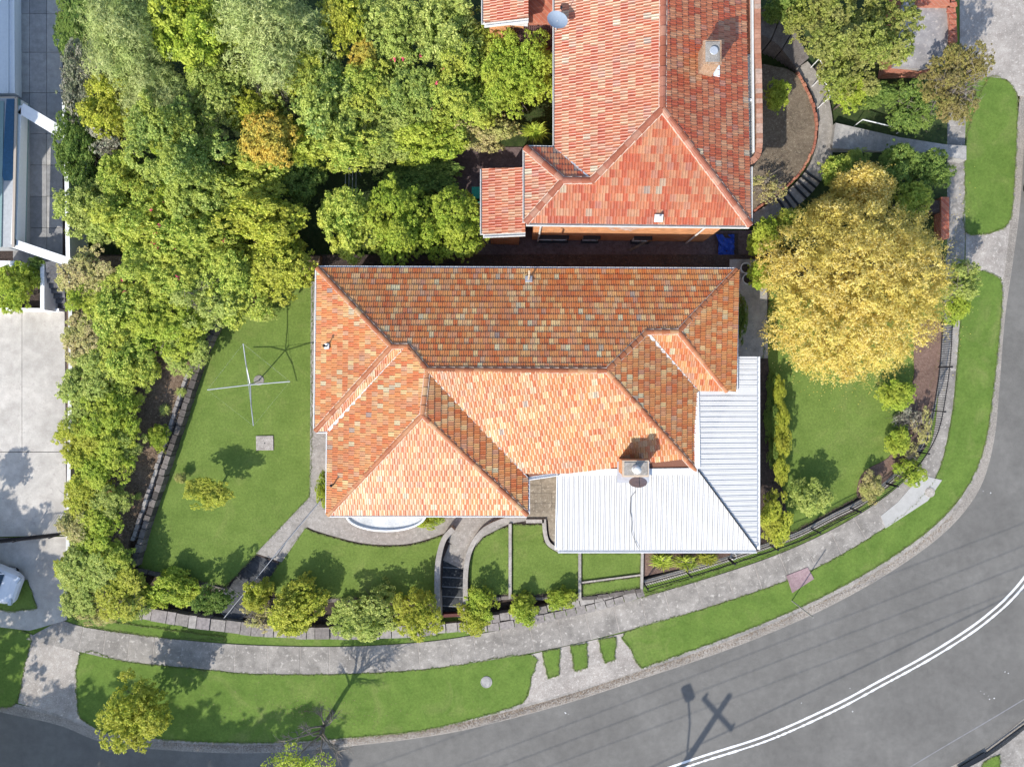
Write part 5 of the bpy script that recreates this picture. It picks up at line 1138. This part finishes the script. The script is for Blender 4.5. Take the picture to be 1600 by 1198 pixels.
# ------------------------------------------------------------------ vegetation
NG = .7
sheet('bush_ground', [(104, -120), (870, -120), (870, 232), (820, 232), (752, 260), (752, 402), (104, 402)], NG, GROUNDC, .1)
N = [ # px, py, rx, ry, zc, material, kind, label, category, extra
 (135, 135, 33, 68, 2.3, L_GREY, 'fine', 'tall narrow grey bronze shrub beside the shaded driveway', 'shrub', {}),
 (120, 35, 34, 60, 1.4, L_DARK, 'fine', 'dark green low shrub around the tree stump', 'shrub', {}),
 (208, 62, 62, 82, 4.4, L_FEATH, 'feather', 'pale feathery tree in the top left corner of the bushland', 'tree', {}),
 (318, 55, 66, 66, 4.2, L_LIME, 'round', 'bright lime tree at the top edge, right of the feathery tree', 'tree', {}),
 (255, 150, 50, 54, 3.6, L_FEATH, 'feather', 'smaller feathery shrub below the lime tree', 'tree', {}),
 (180, 170, 48, 48, 3.0, L_GOLDG, 'round', 'yellowish shrub next to the grey bronze shrub', 'shrub', {}),
 (128, 235, 32, 60, 2.2, L_DARK, 'fine', 'dark shrub against the white driveway wall', 'shrub', {}),
 (182, 222, 40, 42, 2.6, L_GREY, 'sparse', 'half bare grey twiggy shrub near the driveway wall', 'shrub', {'bare': 46}),
 (292, 240, 84, 74, 4.0, L_BLUE, 'big', 'large glossy green tree left of the orange gold foliage', 'tree', {}),
 (430, 60, 82, 74, 4.3, L_FEATH, 'feather', 'wide grey green feathery tree at the top, left of the gold patch', 'tree', {}),
 (350, 140, 60, 48, 3.6, L_OLIVE, 'fine', 'olive shrub between the two feathery trees', 'shrub', {}),
 (545, 40, 42, 58, 3.4, L_GOLDG, 'round', 'gold green tree touching the top edge in the middle', 'tree', {}),
 (572, 95, 27, 24, 3.9, L_GOLD, 'round', 'small bright yellow bush among the green trees at the top', 'shrub', {}),
 (625, 45, 58, 58, 3.6, L_OLIVE, 'fine', 'olive brown tree top right of the small yellow bush', 'tree', {}),
 (705, 60, 58, 54, 3.4, L_OLIVE, 'round', 'olive tree below the corrugated awning corner at the top', 'tree', {}),
 (435, 150, 50, 44, 3.0, L_OLIVE, 'sparse', 'bare branched tree above the orange gold foliage', 'tree', {'bare': 40}),
 (422, 222, 48, 40, 3.9, L_GOLD, 'round', 'orange gold leaved bush in the middle of the bushland', 'shrub', {}),
 (400, 180, 38, 34, 3.2, L_GOLDG, 'round', 'yellow green bush just above the orange gold bush', 'shrub', {}),
 (510, 175, 60, 52, 3.7, L_BLUE, 'round', 'blue green tree right of the bare branched tree', 'tree', {}),
 (575, 150, 52, 46, 3.5, L_MID, 'fine', 'mid green tree below the small yellow bush', 'tree', {}),
 (645, 140, 60, 52, 3.6, L_BLUE, 'big', 'broad green tree with pink flowers in the bushland centre', 'tree', {'flowers': 7}),
 (728, 150, 60, 58, 3.6, L_MID, 'big', 'broad green tree left of the lime tree at the red roof', 'tree', {}),
 (812, 120, 58, 66, 3.9, L_LIME, 'big', 'large lime green tree touching the red roof eave', 'tree', {}),
 (540, 232, 66, 38, 3.0, L_MID, 'round', 'green shrub above the shaded yard gap', 'shrub', {}),
 (610, 232, 50, 34, 2.8, L_OLIVE, 'fine', 'olive shrub hanging over the shaded gap', 'shrub', {}),
 (668, 222, 54, 34, 2.8, L_LIME, 'round', 'lime shrub along the lower edge of the bushland', 'shrub', {}),
 (752, 208, 50, 32, 2.6, L_BROWN, 'fine', 'brownish dry shrub above the small lean-to', 'shrub', {}),
 (835, 205, 28, 22, 2.4, L_LIME, 'tuft', 'strappy light green plant at the red roof corner', 'plant', {}),
 (655, 275, 66, 34, 1.3, L_DARK, 'round', 'dark low shrub in the shade behind the lime hedge', 'shrub', {}),
 (395, 285, 62, 40, 2.6, L_MID, 'round', 'dark green shrub below the orange gold bush', 'shrub', {}),
 (470, 270, 38, 42, 2.0, L_DARK, 'round', 'dark shrub at the left side of the shaded yard gap', 'shrub', {}),
 (330, 305, 60, 44, 2.8, L_BLUE, 'round', 'deep green shrub under the large glossy tree', 'shrub', {}),
 (155, 330, 50, 48, 2.4, L_OLIVE, 'fine', 'olive shrub right of the pergola corner', 'shrub', {}),
 (225, 345, 62, 52, 2.7, L_MID, 'fine', 'green shrub with red flowers above the left hedge', 'shrub', {'flowers': 6}),
 (305, 370, 62, 46, 2.8, L_MID, 'round', 'mid green flowering shrub left of the lime bush', 'shrub', {'flowers': 5}),
 (420, 352, 72, 46, 3.2, L_GOLDG, 'round', 'yellow green bush left of the shaded gap', 'shrub', {}),
 (555, 348, 52, 50, 2.9, L_MID, 'round', 'left end of the lime hedge trees behind the main roof', 'tree', {}),
 (630, 348, 62, 50, 3.1, L_LIME, 'big', 'middle lime hedge tree behind the main roof', 'tree', {}),
 (702, 352, 54, 54, 3.0, L_LIME, 'big', 'right lime hedge tree beside the small lean-to', 'tree', {}),
 (200, 278, 40, 34, 2.6, L_MID, 'round', 'green shrub below the half bare twiggy shrub by the driveway', 'shrub', {}),
 (352, 392, 46, 36, 2.6, L_MID, 'fine', 'green shrub between the flowering shrub and the lime bush', 'shrub', {}),
 (290, 318, 44, 34, 2.9, L_LIME, 'fine', 'lime shrub at the foot of the large glossy tree', 'shrub', {}),
 (250, 205, 40, 36, 3.4, L_LIME, 'round', 'yellowish green crown between the yellowish shrub and glossy tree', 'tree', {}),
 (480, 110, 44, 40, 3.4, L_MID, 'round', 'green crown below the wide grey green feathery tree', 'tree', {}),
 (600, 190, 46, 34, 3.1, L_OLIVE, 'fine', 'olive bush in the bushland above the trellis', 'shrub', {}),
 (770, 90, 40, 40, 3.0, L_MID, 'fine', 'green bush left of the lime tree by the awning', 'shrub', {}),
 (470, 230, 34, 30, 3.0, L_LIME, 'fine', 'lime bush right of the orange gold bush', 'shrub', {}),
]
for n_ in N:
    px, py, rx, ry, zc, mt, kd, lb, ct, ex = n_
    plant('tree' if ct == 'tree' else ('shrub' if ct == 'shrub' else 'strappy_plant'), lb, ct, px, py, rx, ry, zc, NG, mt, kd, trunk='trunk' if ct == 'tree' else 'stem', **ex)
BG = 1.6
L_ = [
 (445, 425, 56, 50, 3.0, L_GOLDG, 'round', 'yellow green bush at the upper left corner of the main roof', {}),
 (375, 445, 56, 50, 2.9, L_MID, 'round', 'green bush above the big left lawn', {}),
 (405, 485, 30, 16, 2.0, L_OLIVE, 'fine', 'low olive fringe bush at the top of the left lawn', {}),
 (325, 470, 58, 46, 2.9, L_OLIVE, 'fine', 'grey olive bush at the top left of the lawn', {'bare': 26}),
 (250, 430, 66, 52, 2.9, L_MID, 'fine', 'green flowering bush in the upper part of the hedge', {'flowers': 6}),
 (150, 430, 48, 46, 2.5, L_BROWN, 'fine', 'brown tinged bush at the upper left of the hedge', {}),
 (190, 485, 52, 46, 2.7, L_MID, 'round', 'green bush below the brown tinged bush', {}),
 (262, 508, 60, 46, 2.7, L_LIME, 'fine', 'bright green bush bordering the bank of the left lawn', {}),
 (290, 540, 36, 40, 2.4, L_OLIVE, 'fine', 'grey green bush above the bare bank', {'bare': 14}),
 (145, 530, 42, 46, 2.5, L_BROWN, 'fine', 'brown olive part of the hedge beside the concrete yard', {}),
 (200, 560, 44, 44, 2.7, L_MID, 'round', 'green bush in the hedge left of the bare bank', {}),
 (150, 600, 48, 46, 2.6, L_OLIVE, 'fine', 'olive hedge bush above the middle of the yard', {}),
 (172, 655, 46, 46, 2.7, L_LIME, 'fine', 'rounded light green hedge bush bulging towards the lawn', {}),
 (138, 690, 38, 44, 2.6, L_GOLDG, 'fine', 'yellow green hedge bush beside the yard joint', {}),
 (170, 725, 46, 44, 2.7, L_LIME, 'fine', 'lime hedge bush with a red flower', {'flowers': 1}),
 (140, 775, 40, 42, 2.5, L_GOLDG, 'fine', 'yellowish hedge bush opposite the pale yard fence', {}),
 (160, 830, 36, 40, 2.5, L_LIME, 'fine', 'light green hedge bush beside the shaded bank', {}),
 (142, 880, 42, 44, 2.5, L_OLIVE, 'fine', 'olive hedge bush above the corner bush', {}),
 (185, 925, 44, 36, 2.3, L_GOLDG, 'fine', 'twiggy yellow green bush at the foot of the hedge', {'bare': 24}),
 (130, 932, 32, 34, 2.2, L_OLIVE, 'fine', 'olive bush in the lowest corner of the hedge', {}),
 (165, 565, 34, 34, 2.5, L_OLIVE, 'fine', 'olive bush filling the hedge below the brown olive part', {}),
 (195, 615, 30, 34, 2.4, L_MID, 'fine', 'green bush on the bank side of the upper middle hedge', {}),
 (140, 650, 32, 32, 2.5, L_OLIVE, 'fine', 'olive bush on the yard side opposite the yard tree shadow', {}),
 (195, 692, 30, 30, 2.5, L_OLIVE, 'fine', 'olive bush above the lime bush with the red flower', {}),
 (172, 782, 32, 30, 2.5, L_OLIVE, 'fine', 'olive bush just below the bush with the red flower', {}),
 (128, 820, 30, 32, 2.4, L_BROWN, 'fine', 'brownish bush where the black gate fence meets the hedge', {}),
 (178, 872, 28, 30, 2.4, L_MID, 'fine', 'green bush beside the lower end of the bank', {}),
 (120, 885, 26, 32, 2.3, L_GOLDG, 'fine', 'yellowish bush on the driveway side near the hedge foot', {}),
 (212, 945, 22, 20, 1.9, L_OLIVE, 'fine', 'small olive bush at the very end of the hedge by the stone wall', {'bare': 16}),
 (155, 958, 34, 18, 1.9, L_BROWN, 'fine', 'low brown olive bush along the grass strip at the hedge foot', {}),
 (140, 475, 34, 34, 2.5, L_LIME, 'fine', 'lime bush between the two brown tinged hedge bushes', {}),
]
for px, py, rx, ry, zc, mt, kd, lb, ex in L_:
    plant('hedge_bush', lb, 'bush', px, py, rx, ry, zc, BG, mt, kd, group='bushes of the long left hedge', **ex)
F_ = [  # name, label, px, py, rx, ry, zc, zg, mat, kind, extra
 ('shrub', 'bright green round shrub at the lower left corner of the lawn', 283, 916, 40, 27, 1.5, LOW, L_LIME, 'round', {}),
 ('shrub', 'smaller bright green shrub next to the corner hedge', 246, 930, 17, 22, 1.3, LOW, L_LIME, 'round', {}),
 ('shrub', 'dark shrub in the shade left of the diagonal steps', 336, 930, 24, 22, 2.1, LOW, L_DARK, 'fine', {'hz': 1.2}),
 ('shrub', 'green gold shrub right of the diagonal steps', 405, 928, 24, 24, 1.7, LOW, L_GOLDG, 'round', {}),
 ('shrub', 'bare grey twiggy shrub on the front wall', 412, 958, 32, 24, 1.3, LOW, L_BROWN, 'sparse', {'bare': 60}),
 ('shrub', 'golden yellow shrub in front of the middle lawn', 463, 945, 40, 36, 1.8, LOW, L_GOLDG, 'round', {}),
 ('shrub', 'large light green shrub in front of the middle lawn', 572, 957, 50, 38, 1.8, LOW, L_OLIVE, 'fine', {}),
 ('shrub', 'green gold shrub left of the front steps', 652, 957, 30, 34, 2.2, LOW, L_GOLDG, 'fine', {}),
 ('shrub', 'green shrub right of the front steps', 756, 943, 26, 22, 1.7, LOW, L_LIME, 'fine', {}),
 ('shrub', 'speckled yellow shrub on the wall right of the front steps', 738, 966, 22, 24, 1.5, LOW, L_GOLDG, 'fine', {}),
 ('shrub', 'left round lime shrub behind the front wall', 820, 951, 21, 24, 1.5, LOW, L_LIME, 'fine', {}),
 ('shrub', 'right round lime shrub behind the front wall', 877, 935, 22, 17, 1.5, LOW, L_LIME, 'fine', {}),
 ('shrub', 'green shrub half hidden beside the house wall at the left path', 505, 763, 10, 24, 1.7, ZL, L_LIME, 'fine', {}),
 ('shrub', 'low yellow green plants beside the curved bay', 668, 812, 28, 13, 1.5, ZL, L_LIME, 'fine', {}),
 ('shrub', 'reddish gold low shrub on the left lawn', 322, 772, 38, 24, 2.5, ZL, L_GOLDG, 'fine', {'hz': .55}),
 ('shrub', 'tiny brown shrub on the left lawn', 283, 746, 9, 8, 1.6, ZL, L_BROWN, 'fine', {}),
 ('shrub', 'small light green shrub on the bank beside the long stone wall', 250, 683, 18, 20, 2.0, BG, L_LIME, 'fine', {}),
 ('shrub', 'round lime shrub at the right edge of the corner lawn', 1400, 616, 28, 27, 1.9, ZL, L_LIME, 'fine', {}),
 ('shrub', 'grey leafless shrub below the round lime shrub at the corner', 1415, 652, 22, 20, 1.5, ZL, L_GREY, 'sparse', {'bare': 40}),
 ('shrub', 'lime green shrub on the edge of the mulch bed', 1402, 688, 19, 24, 1.8, ZL, L_LIME, 'fine', {}),
 ('shrub', 'brown stemmed shrub in the mulch bed beside the iron fence', 1438, 668, 15, 30, 1.7, ZL, L_BROWN, 'sparse', {'bare': 14}),
 ('shrub', 'small green shrub against the curve of the iron fence', 1420, 738, 19, 22, 1.7, ZL, L_LIME, 'fine', {}),
 ('shrub', 'dark brown shrub beside the lime shrub at the corner', 1418, 705, 16, 16, 1.5, ZL, L_BROWN, 'sparse', {'bare': 24}),
 ('shrub', 'brown green shrub at the lower end of the corner lawn', 1360, 762, 15, 24, 1.7, ZL, L_BROWN, 'fine', {}),
 ('shrub', 'round silvery green shrub on the corner lawn', 1266, 774, 32, 32, 2.1, ZL, L_OLIVE, 'fine', {}),
 ('shrub', 'bright yellow green shrub at the corner of the white roof', 1212, 806, 25, 42, 2.1, ZL, L_GOLDG, 'fine', {}),
 ('shrub', 'strappy lime plants below the white roof, left clump', 1035, 878, 26, 18, 1.55, ZL, L_LIME, 'tuft', {}),
 ('shrub', 'strappy lime plants below the white roof, middle clump', 1072, 880, 26, 17, 1.55, ZL, L_LIME, 'tuft', {}),
 ('shrub', 'strappy lime plants below the white roof, right clump', 1106, 874, 24, 13, 1.55, ZL, L_GOLDG, 'tuft', {}),
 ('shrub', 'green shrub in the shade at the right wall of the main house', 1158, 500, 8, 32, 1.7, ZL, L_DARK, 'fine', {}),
 ('shrub', 'leafy green plant beside the pots at the side passage', 1188, 432, 22, 24, 2.2, ZL, L_LIME, 'round', {}),
 ('shrub', 'big leaved light plant right of the blue tarpaulin', 1190, 368, 22, 30, 2.4, NG, L_LIME, 'round', {}),
]
for nm, lb, px, py, rx, ry, zc, zg, mt, kd, ex in F_:
  if py > 900: rx, ry = rx*1.12, ry*1.08
  plant('strappy_plant' if kd == 'tuft' else nm, lb, 'plant' if kd == 'tuft' else 'shrub', px, py, rx, ry, zc, zg, mt, kd, **ex)
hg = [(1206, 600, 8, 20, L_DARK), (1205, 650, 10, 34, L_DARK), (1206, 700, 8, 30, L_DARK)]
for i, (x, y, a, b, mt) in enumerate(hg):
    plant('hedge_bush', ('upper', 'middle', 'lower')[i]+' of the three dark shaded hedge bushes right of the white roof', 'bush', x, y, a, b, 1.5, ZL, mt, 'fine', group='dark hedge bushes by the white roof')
hg = [(1217, 612, 8, 22), (1220, 650, 10, 26), (1222, 692, 12, 28), (1220, 730, 11, 26)]
for i, (x, y, a, b) in enumerate(hg):
    plant('hedge_bush', ('topmost', 'second', 'third', 'lowest')[i]+' bush in the narrow yellow green hedge right of the white roof', 'bush', x, y, a, b, 1.9, ZL, L_GOLDG, 'fine', group='narrow yellow green hedge')
# grasses on the bank
for x, y, s, lb in ((282, 612, 11, 'upper spiky tuft on the bare bank by the stone wall'), (256, 640, 12, 'spiky tuft in the middle of the bare bank'), (215, 775, 8, 'small spiky tuft low on the bare bank')):
    plant('strappy_plant', lb, 'plant', x, y, s, s, 1.85, BG, L_OLIVE, 'tuft')
# the yellow tree
YT = plant('yellow_tree', 'big golden yellow tree on the corner lawn', 'tree', 1313, 466, 128, 128, 3.0, ZL, L_YEL, 'yellow', 0, hz=3.4, trunk='trunk', rot=0)
plant('yellow_tree', 'smaller golden tree crown above the big yellow tree', 'tree', 1348, 293, 38, 34, 3.0, NG, L_YEL, 'spray', 1, hz=1.3, trunk='trunk')
plant('yellow_tree', 'golden shoot left of the smaller golden crown', 'tree', 1285, 335, 27, 28, 2.8, NG, L_YEL, 'spray', 2, hz=1.3, trunk='trunk')
U = [
 ('tree', 'large lime green tree at the top right beside the garage roof', 1326, 55, 88, 90, 4.2, L_LIME2, 'big', {}),
 ('tree', 'brownish gold tree at the street corner in the upper right', 1488, 132, 44, 58, 3.6, L_AUT, 'big', {'bare': 70}),
 ('shrub', 'dark twiggy shrub left of the brownish gold tree', 1428, 168, 42, 38, 1.8, L_DARK, 'fine', {'bare': 30}),  # dark leaf palette carries the shade on this shrub
 ('shrub', 'dark green shrub above the straight bluish steps', 1368, 152, 28, 20, 1.8, L_DARK, 'round', {}),
 ('shrub', 'lime green leafy shrub beside the white handrail', 1325, 152, 26, 26, 2.2, L_LIME, 'round', {}),
 ('shrub', 'blue green round shrub below the bluish steps', 1340, 246, 20, 14, 1.7, L_BLUE, 'fine', {}),
 ('shrub', 'dark green shrub behind the smaller golden crown', 1398, 262, 30, 32, 2.0, L_DARK, 'round', {}),
 ('shrub', 'dark green shrub left of the shaded street path', 1448, 272, 32, 32, 1.9, L_DARK, 'fine', {}),
 ('shrub', 'green shrub behind the left side of the big yellow tree', 1310, 275, 28, 30, 1.9, L_MID, 'round', {}),
 ('shrub', 'green shrub between the yellow crowns', 1420, 312, 30, 26, 2.2, L_MID, 'fine', {}),
 ('shrub', 'dark green shrub at the top between the steps and the lime tree', 1228, 14, 32, 26, 2.8, L_DARK, 'round', {}),
 ('shrub', 'glossy round shrub in the bare bed at the upper right', 1212, 150, 19, 24, 2.2, L_LIME, 'round', {}),
 ('shrub', 'dark thin shrub at the lower end of the bare bed', 1200, 295, 24, 28, 1.9, L_BROWN, 'sparse', {'bare': 26}),
 ('shrub', 'green shrub between the lower bed and the yellow tree', 1235, 350, 26, 26, 2.0, L_MID, 'round', {}),
 ('shrub', 'grey green shrub overhanging the footpath right of the yellow tree', 1495, 440, 28, 34, 2.4, L_OLIVE, 'fine', {'bare': 20}),
 ('shrub', 'light green shrub overhanging the footpath below the grey green one', 1490, 478, 18, 26, 2.2, L_LIME, 'fine', {}),
]
for nm, lb, px, py, rx, ry, zc, mt, kd, ex in U: plant(nm, lb, nm, px, py, rx, ry, zc, .7, mt, kd, trunk='trunk' if nm == 'tree' else 'stem', **ex)
# verge trees
plant('street_tree', 'round lime street tree on the lower left verge', 'tree', 213, 1108, 50, 52, 2.1, .16, L_GOLDG, 'fine', trunk='trunk')
bt = empty('bare_street_tree', P(520, 1112, .16), 'nearly bare street tree at the bottom edge with a few lime leaves', 'tree')
rng = np.random.default_rng(8); branches(rng, (0, 0, -.05), (-.05, -.05, 2.3), 1.45, .13, 10, 6, 1.5, twigs=7).build('trunk', TWIG, bt, True)
p, nr, d = crown_points(rng, 14, 1900, .2, .4); o = link('crown', leaves_mesh('crown', p*np.array([1.9, 1.3, .9]), nr, .11, .07, rng), L_LIME, bt); o.location = (-.3, -.7, 3.9)
plant('yard_plant', 'bright green leafy plant spilling over the yard wall at the left', 'plant', 32, 452, 30, 40, 1.6, .4, L_LIME, 'round')
plant('yard_plant', 'small orange tinged plant at the left edge above the yard', 'plant', 2, 432, 14, 18, 1.2, .4, L_BROWN, 'round')
plant('yard_plant', 'dark feathery plant at the top of the zigzag steps', 'plant', 62, 412, 16, 10, 1.4, .4, L_DARK, 'round')
# trees outside the frame whose shade falls into it
def shade_tree(label, px, py, r_, h, kind='big', zg=0):
    c_ = caster(px, py, h, zg); k = H/(H-h); ax, ay = 800+c_.x*S*k, 599-c_.y*S*k
    return plant('street_tree', label, 'tree', ax, ay, r_*S*k, r_*S*k, h, 0, L_MID, kind, hz=r_*.9, trunk='trunk')
shade_tree('leafy tree across the road shading the bottom left asphalt', 120, 1172, 2.9, 6.5, 'fine')
shade_tree('leafy tree across the road left of the driveway crossing', -10, 1180, 3.0, 6.5, 'round')
shade_tree('leafy tree across the road shading the lower verge', 300, 1205, 2.4, 6.2, 'fine')
shade_tree('leafy tree across the road beside the bare street tree', 450, 1205, 2.5, 6.0, 'round')
shade_tree('tree across the road casting shade on the asphalt by the driveway', 60, 1195, 2.4, 6.4, 'round')
shade_tree('tree across the road casting shade on the asphalt below the lime street tree', 215, 1192, 2.3, 6.4, 'round')
shade_tree('tree across the road casting shade on the asphalt left of the bare tree', 375, 1200, 2.2, 6.3, 'fine')
shade_tree('tree beside the white car shading the driveway', 38, 968, 2.3, 5.0, 'fine', .2)
shade_tree('tree left of the white car shading the yard fence', 8, 850, 1.9, 4.6, 'round', .2)
shade_tree('small tree at the left of the concrete yard', 22, 738, .85, 3.0, 'round', .3)
print('objects', len(bpy.data.objects))

# ------------------------------------------------------------------ ragged grass edges, weeds, fallen leaves
rng = np.random.default_rng(42); PP = []; LAWNS = [o for o in bpy.data.objects if o.name.split('.')[0] in ('verge_lawn', 'lawn', 'grass_patch', 'grass_strip')]
for o in LAWNS:
    me = o.data; f = max(me.polygons, key=lambda q: q.center.z*1000+q.area); vs = [me.vertices[i].co for i in f.vertices]
    for a, b in zip(vs, vs[1:]+vs[:1]):
        L = (b-a).length; n = int(L*120); t = rng.uniform(0, 1, (n, 1)); A_ = np.array(a); B_ = np.array(b); u = (B_-A_)/max(L, 1e-6); nn = np.array([u[1], -u[0], 0])
        s_ = (A_+(B_-A_)*t); wob = .025*np.sin(s_[:, :1]*5+s_[:, 1:2]*7)+.02*np.sin(s_[:, :1]*23+s_[:, 1:2]*19)
        PP.append(s_+nn*(rng.normal(size=(n, 1))*.022+wob)+np.array([0, 0, .008])+np.abs(rng.normal(size=(n, 1)))*np.array([0, 0, .01]))
PP = np.concatenate(PP); nr = rng.normal(size=PP.shape)*.5+[0, 0, .8]; nr /= np.linalg.norm(nr, axis=1, keepdims=True)
GB = leafmat('grass_blades', [(.09, .15, .03), (.14, .21, .045), (.18, .26, .06), (.24, .28, .10)], (.22, .22, .10), .3, 2)
tag(link('edge_grass', leaves_mesh('edge_grass', PP, nr, .085, .02, rng), GB), kind='stuff')
LIT = island('dry_leaf', [(0, (.09, .06, .04)), (.5, (.20, .14, .09)), (1, (.34, .25, .16))], .9)
def litter(name, cx, cy, rx, ry, n, z, mat_, size):
    a = rng.uniform(0, 6.283, n); r_ = np.abs(rng.normal(size=n))*.6; p = np.array([tuple(P(cx+rx*q*math.cos(t), cy+ry*q*math.sin(t), z)) for q, t in zip(r_, a)]); p[:, 2] += rng.uniform(0, .012, n)
    nr = rng.normal(size=p.shape)*.25+[0, 0, 1]; nr /= np.linalg.norm(nr, axis=1, keepdims=True); tag(link(name, leaves_mesh(name, p, nr, size, size*.6, rng), mat_), kind='stuff')
litter('fallen_leaves', 1330, 560, 110, 55, 1500, G1+.02, L_YEL, .06)
litter('fallen_leaves', 1492, 420, 26, 110, 500, .195, L_YEL, .05)
litter('fallen_leaves', 480, 1110, 200, 40, 500, .19, LIT, .05)
n = 5200; t_ = np.clip(np.abs(rng.normal(size=n))*.5, 0, 1); kk = resample([p for p in K if 250 < p[0] < 1500], 800); q = []
for i in range(n):
    c_ = min(799, max(0, int(rng.normal(330, 130)) if i % 2 else int(rng.uniform(0, 799)))); o_ = offset(kk[max(0, c_-1):c_+2], 12-10*t_[i])[1 if 0 < c_ < 799 else 0]; q.append(tuple(P(o_[0], o_[1], .022)))
q = np.array(q); nr = rng.normal(size=q.shape)*.25+[0, 0, 1]; nr /= np.linalg.norm(nr, axis=1, keepdims=True)
tag(link('gutter_litter', leaves_mesh('gutter_litter', q, nr, .05, .03, rng), LIT), kind='stuff')
for a, b in ((300, 590), (278, 640), (258, 690), (240, 735), (226, 780), (215, 820)): litter('fallen_leaves', a-8, b, 11, 24, 420, 1.67, LIT, .08)
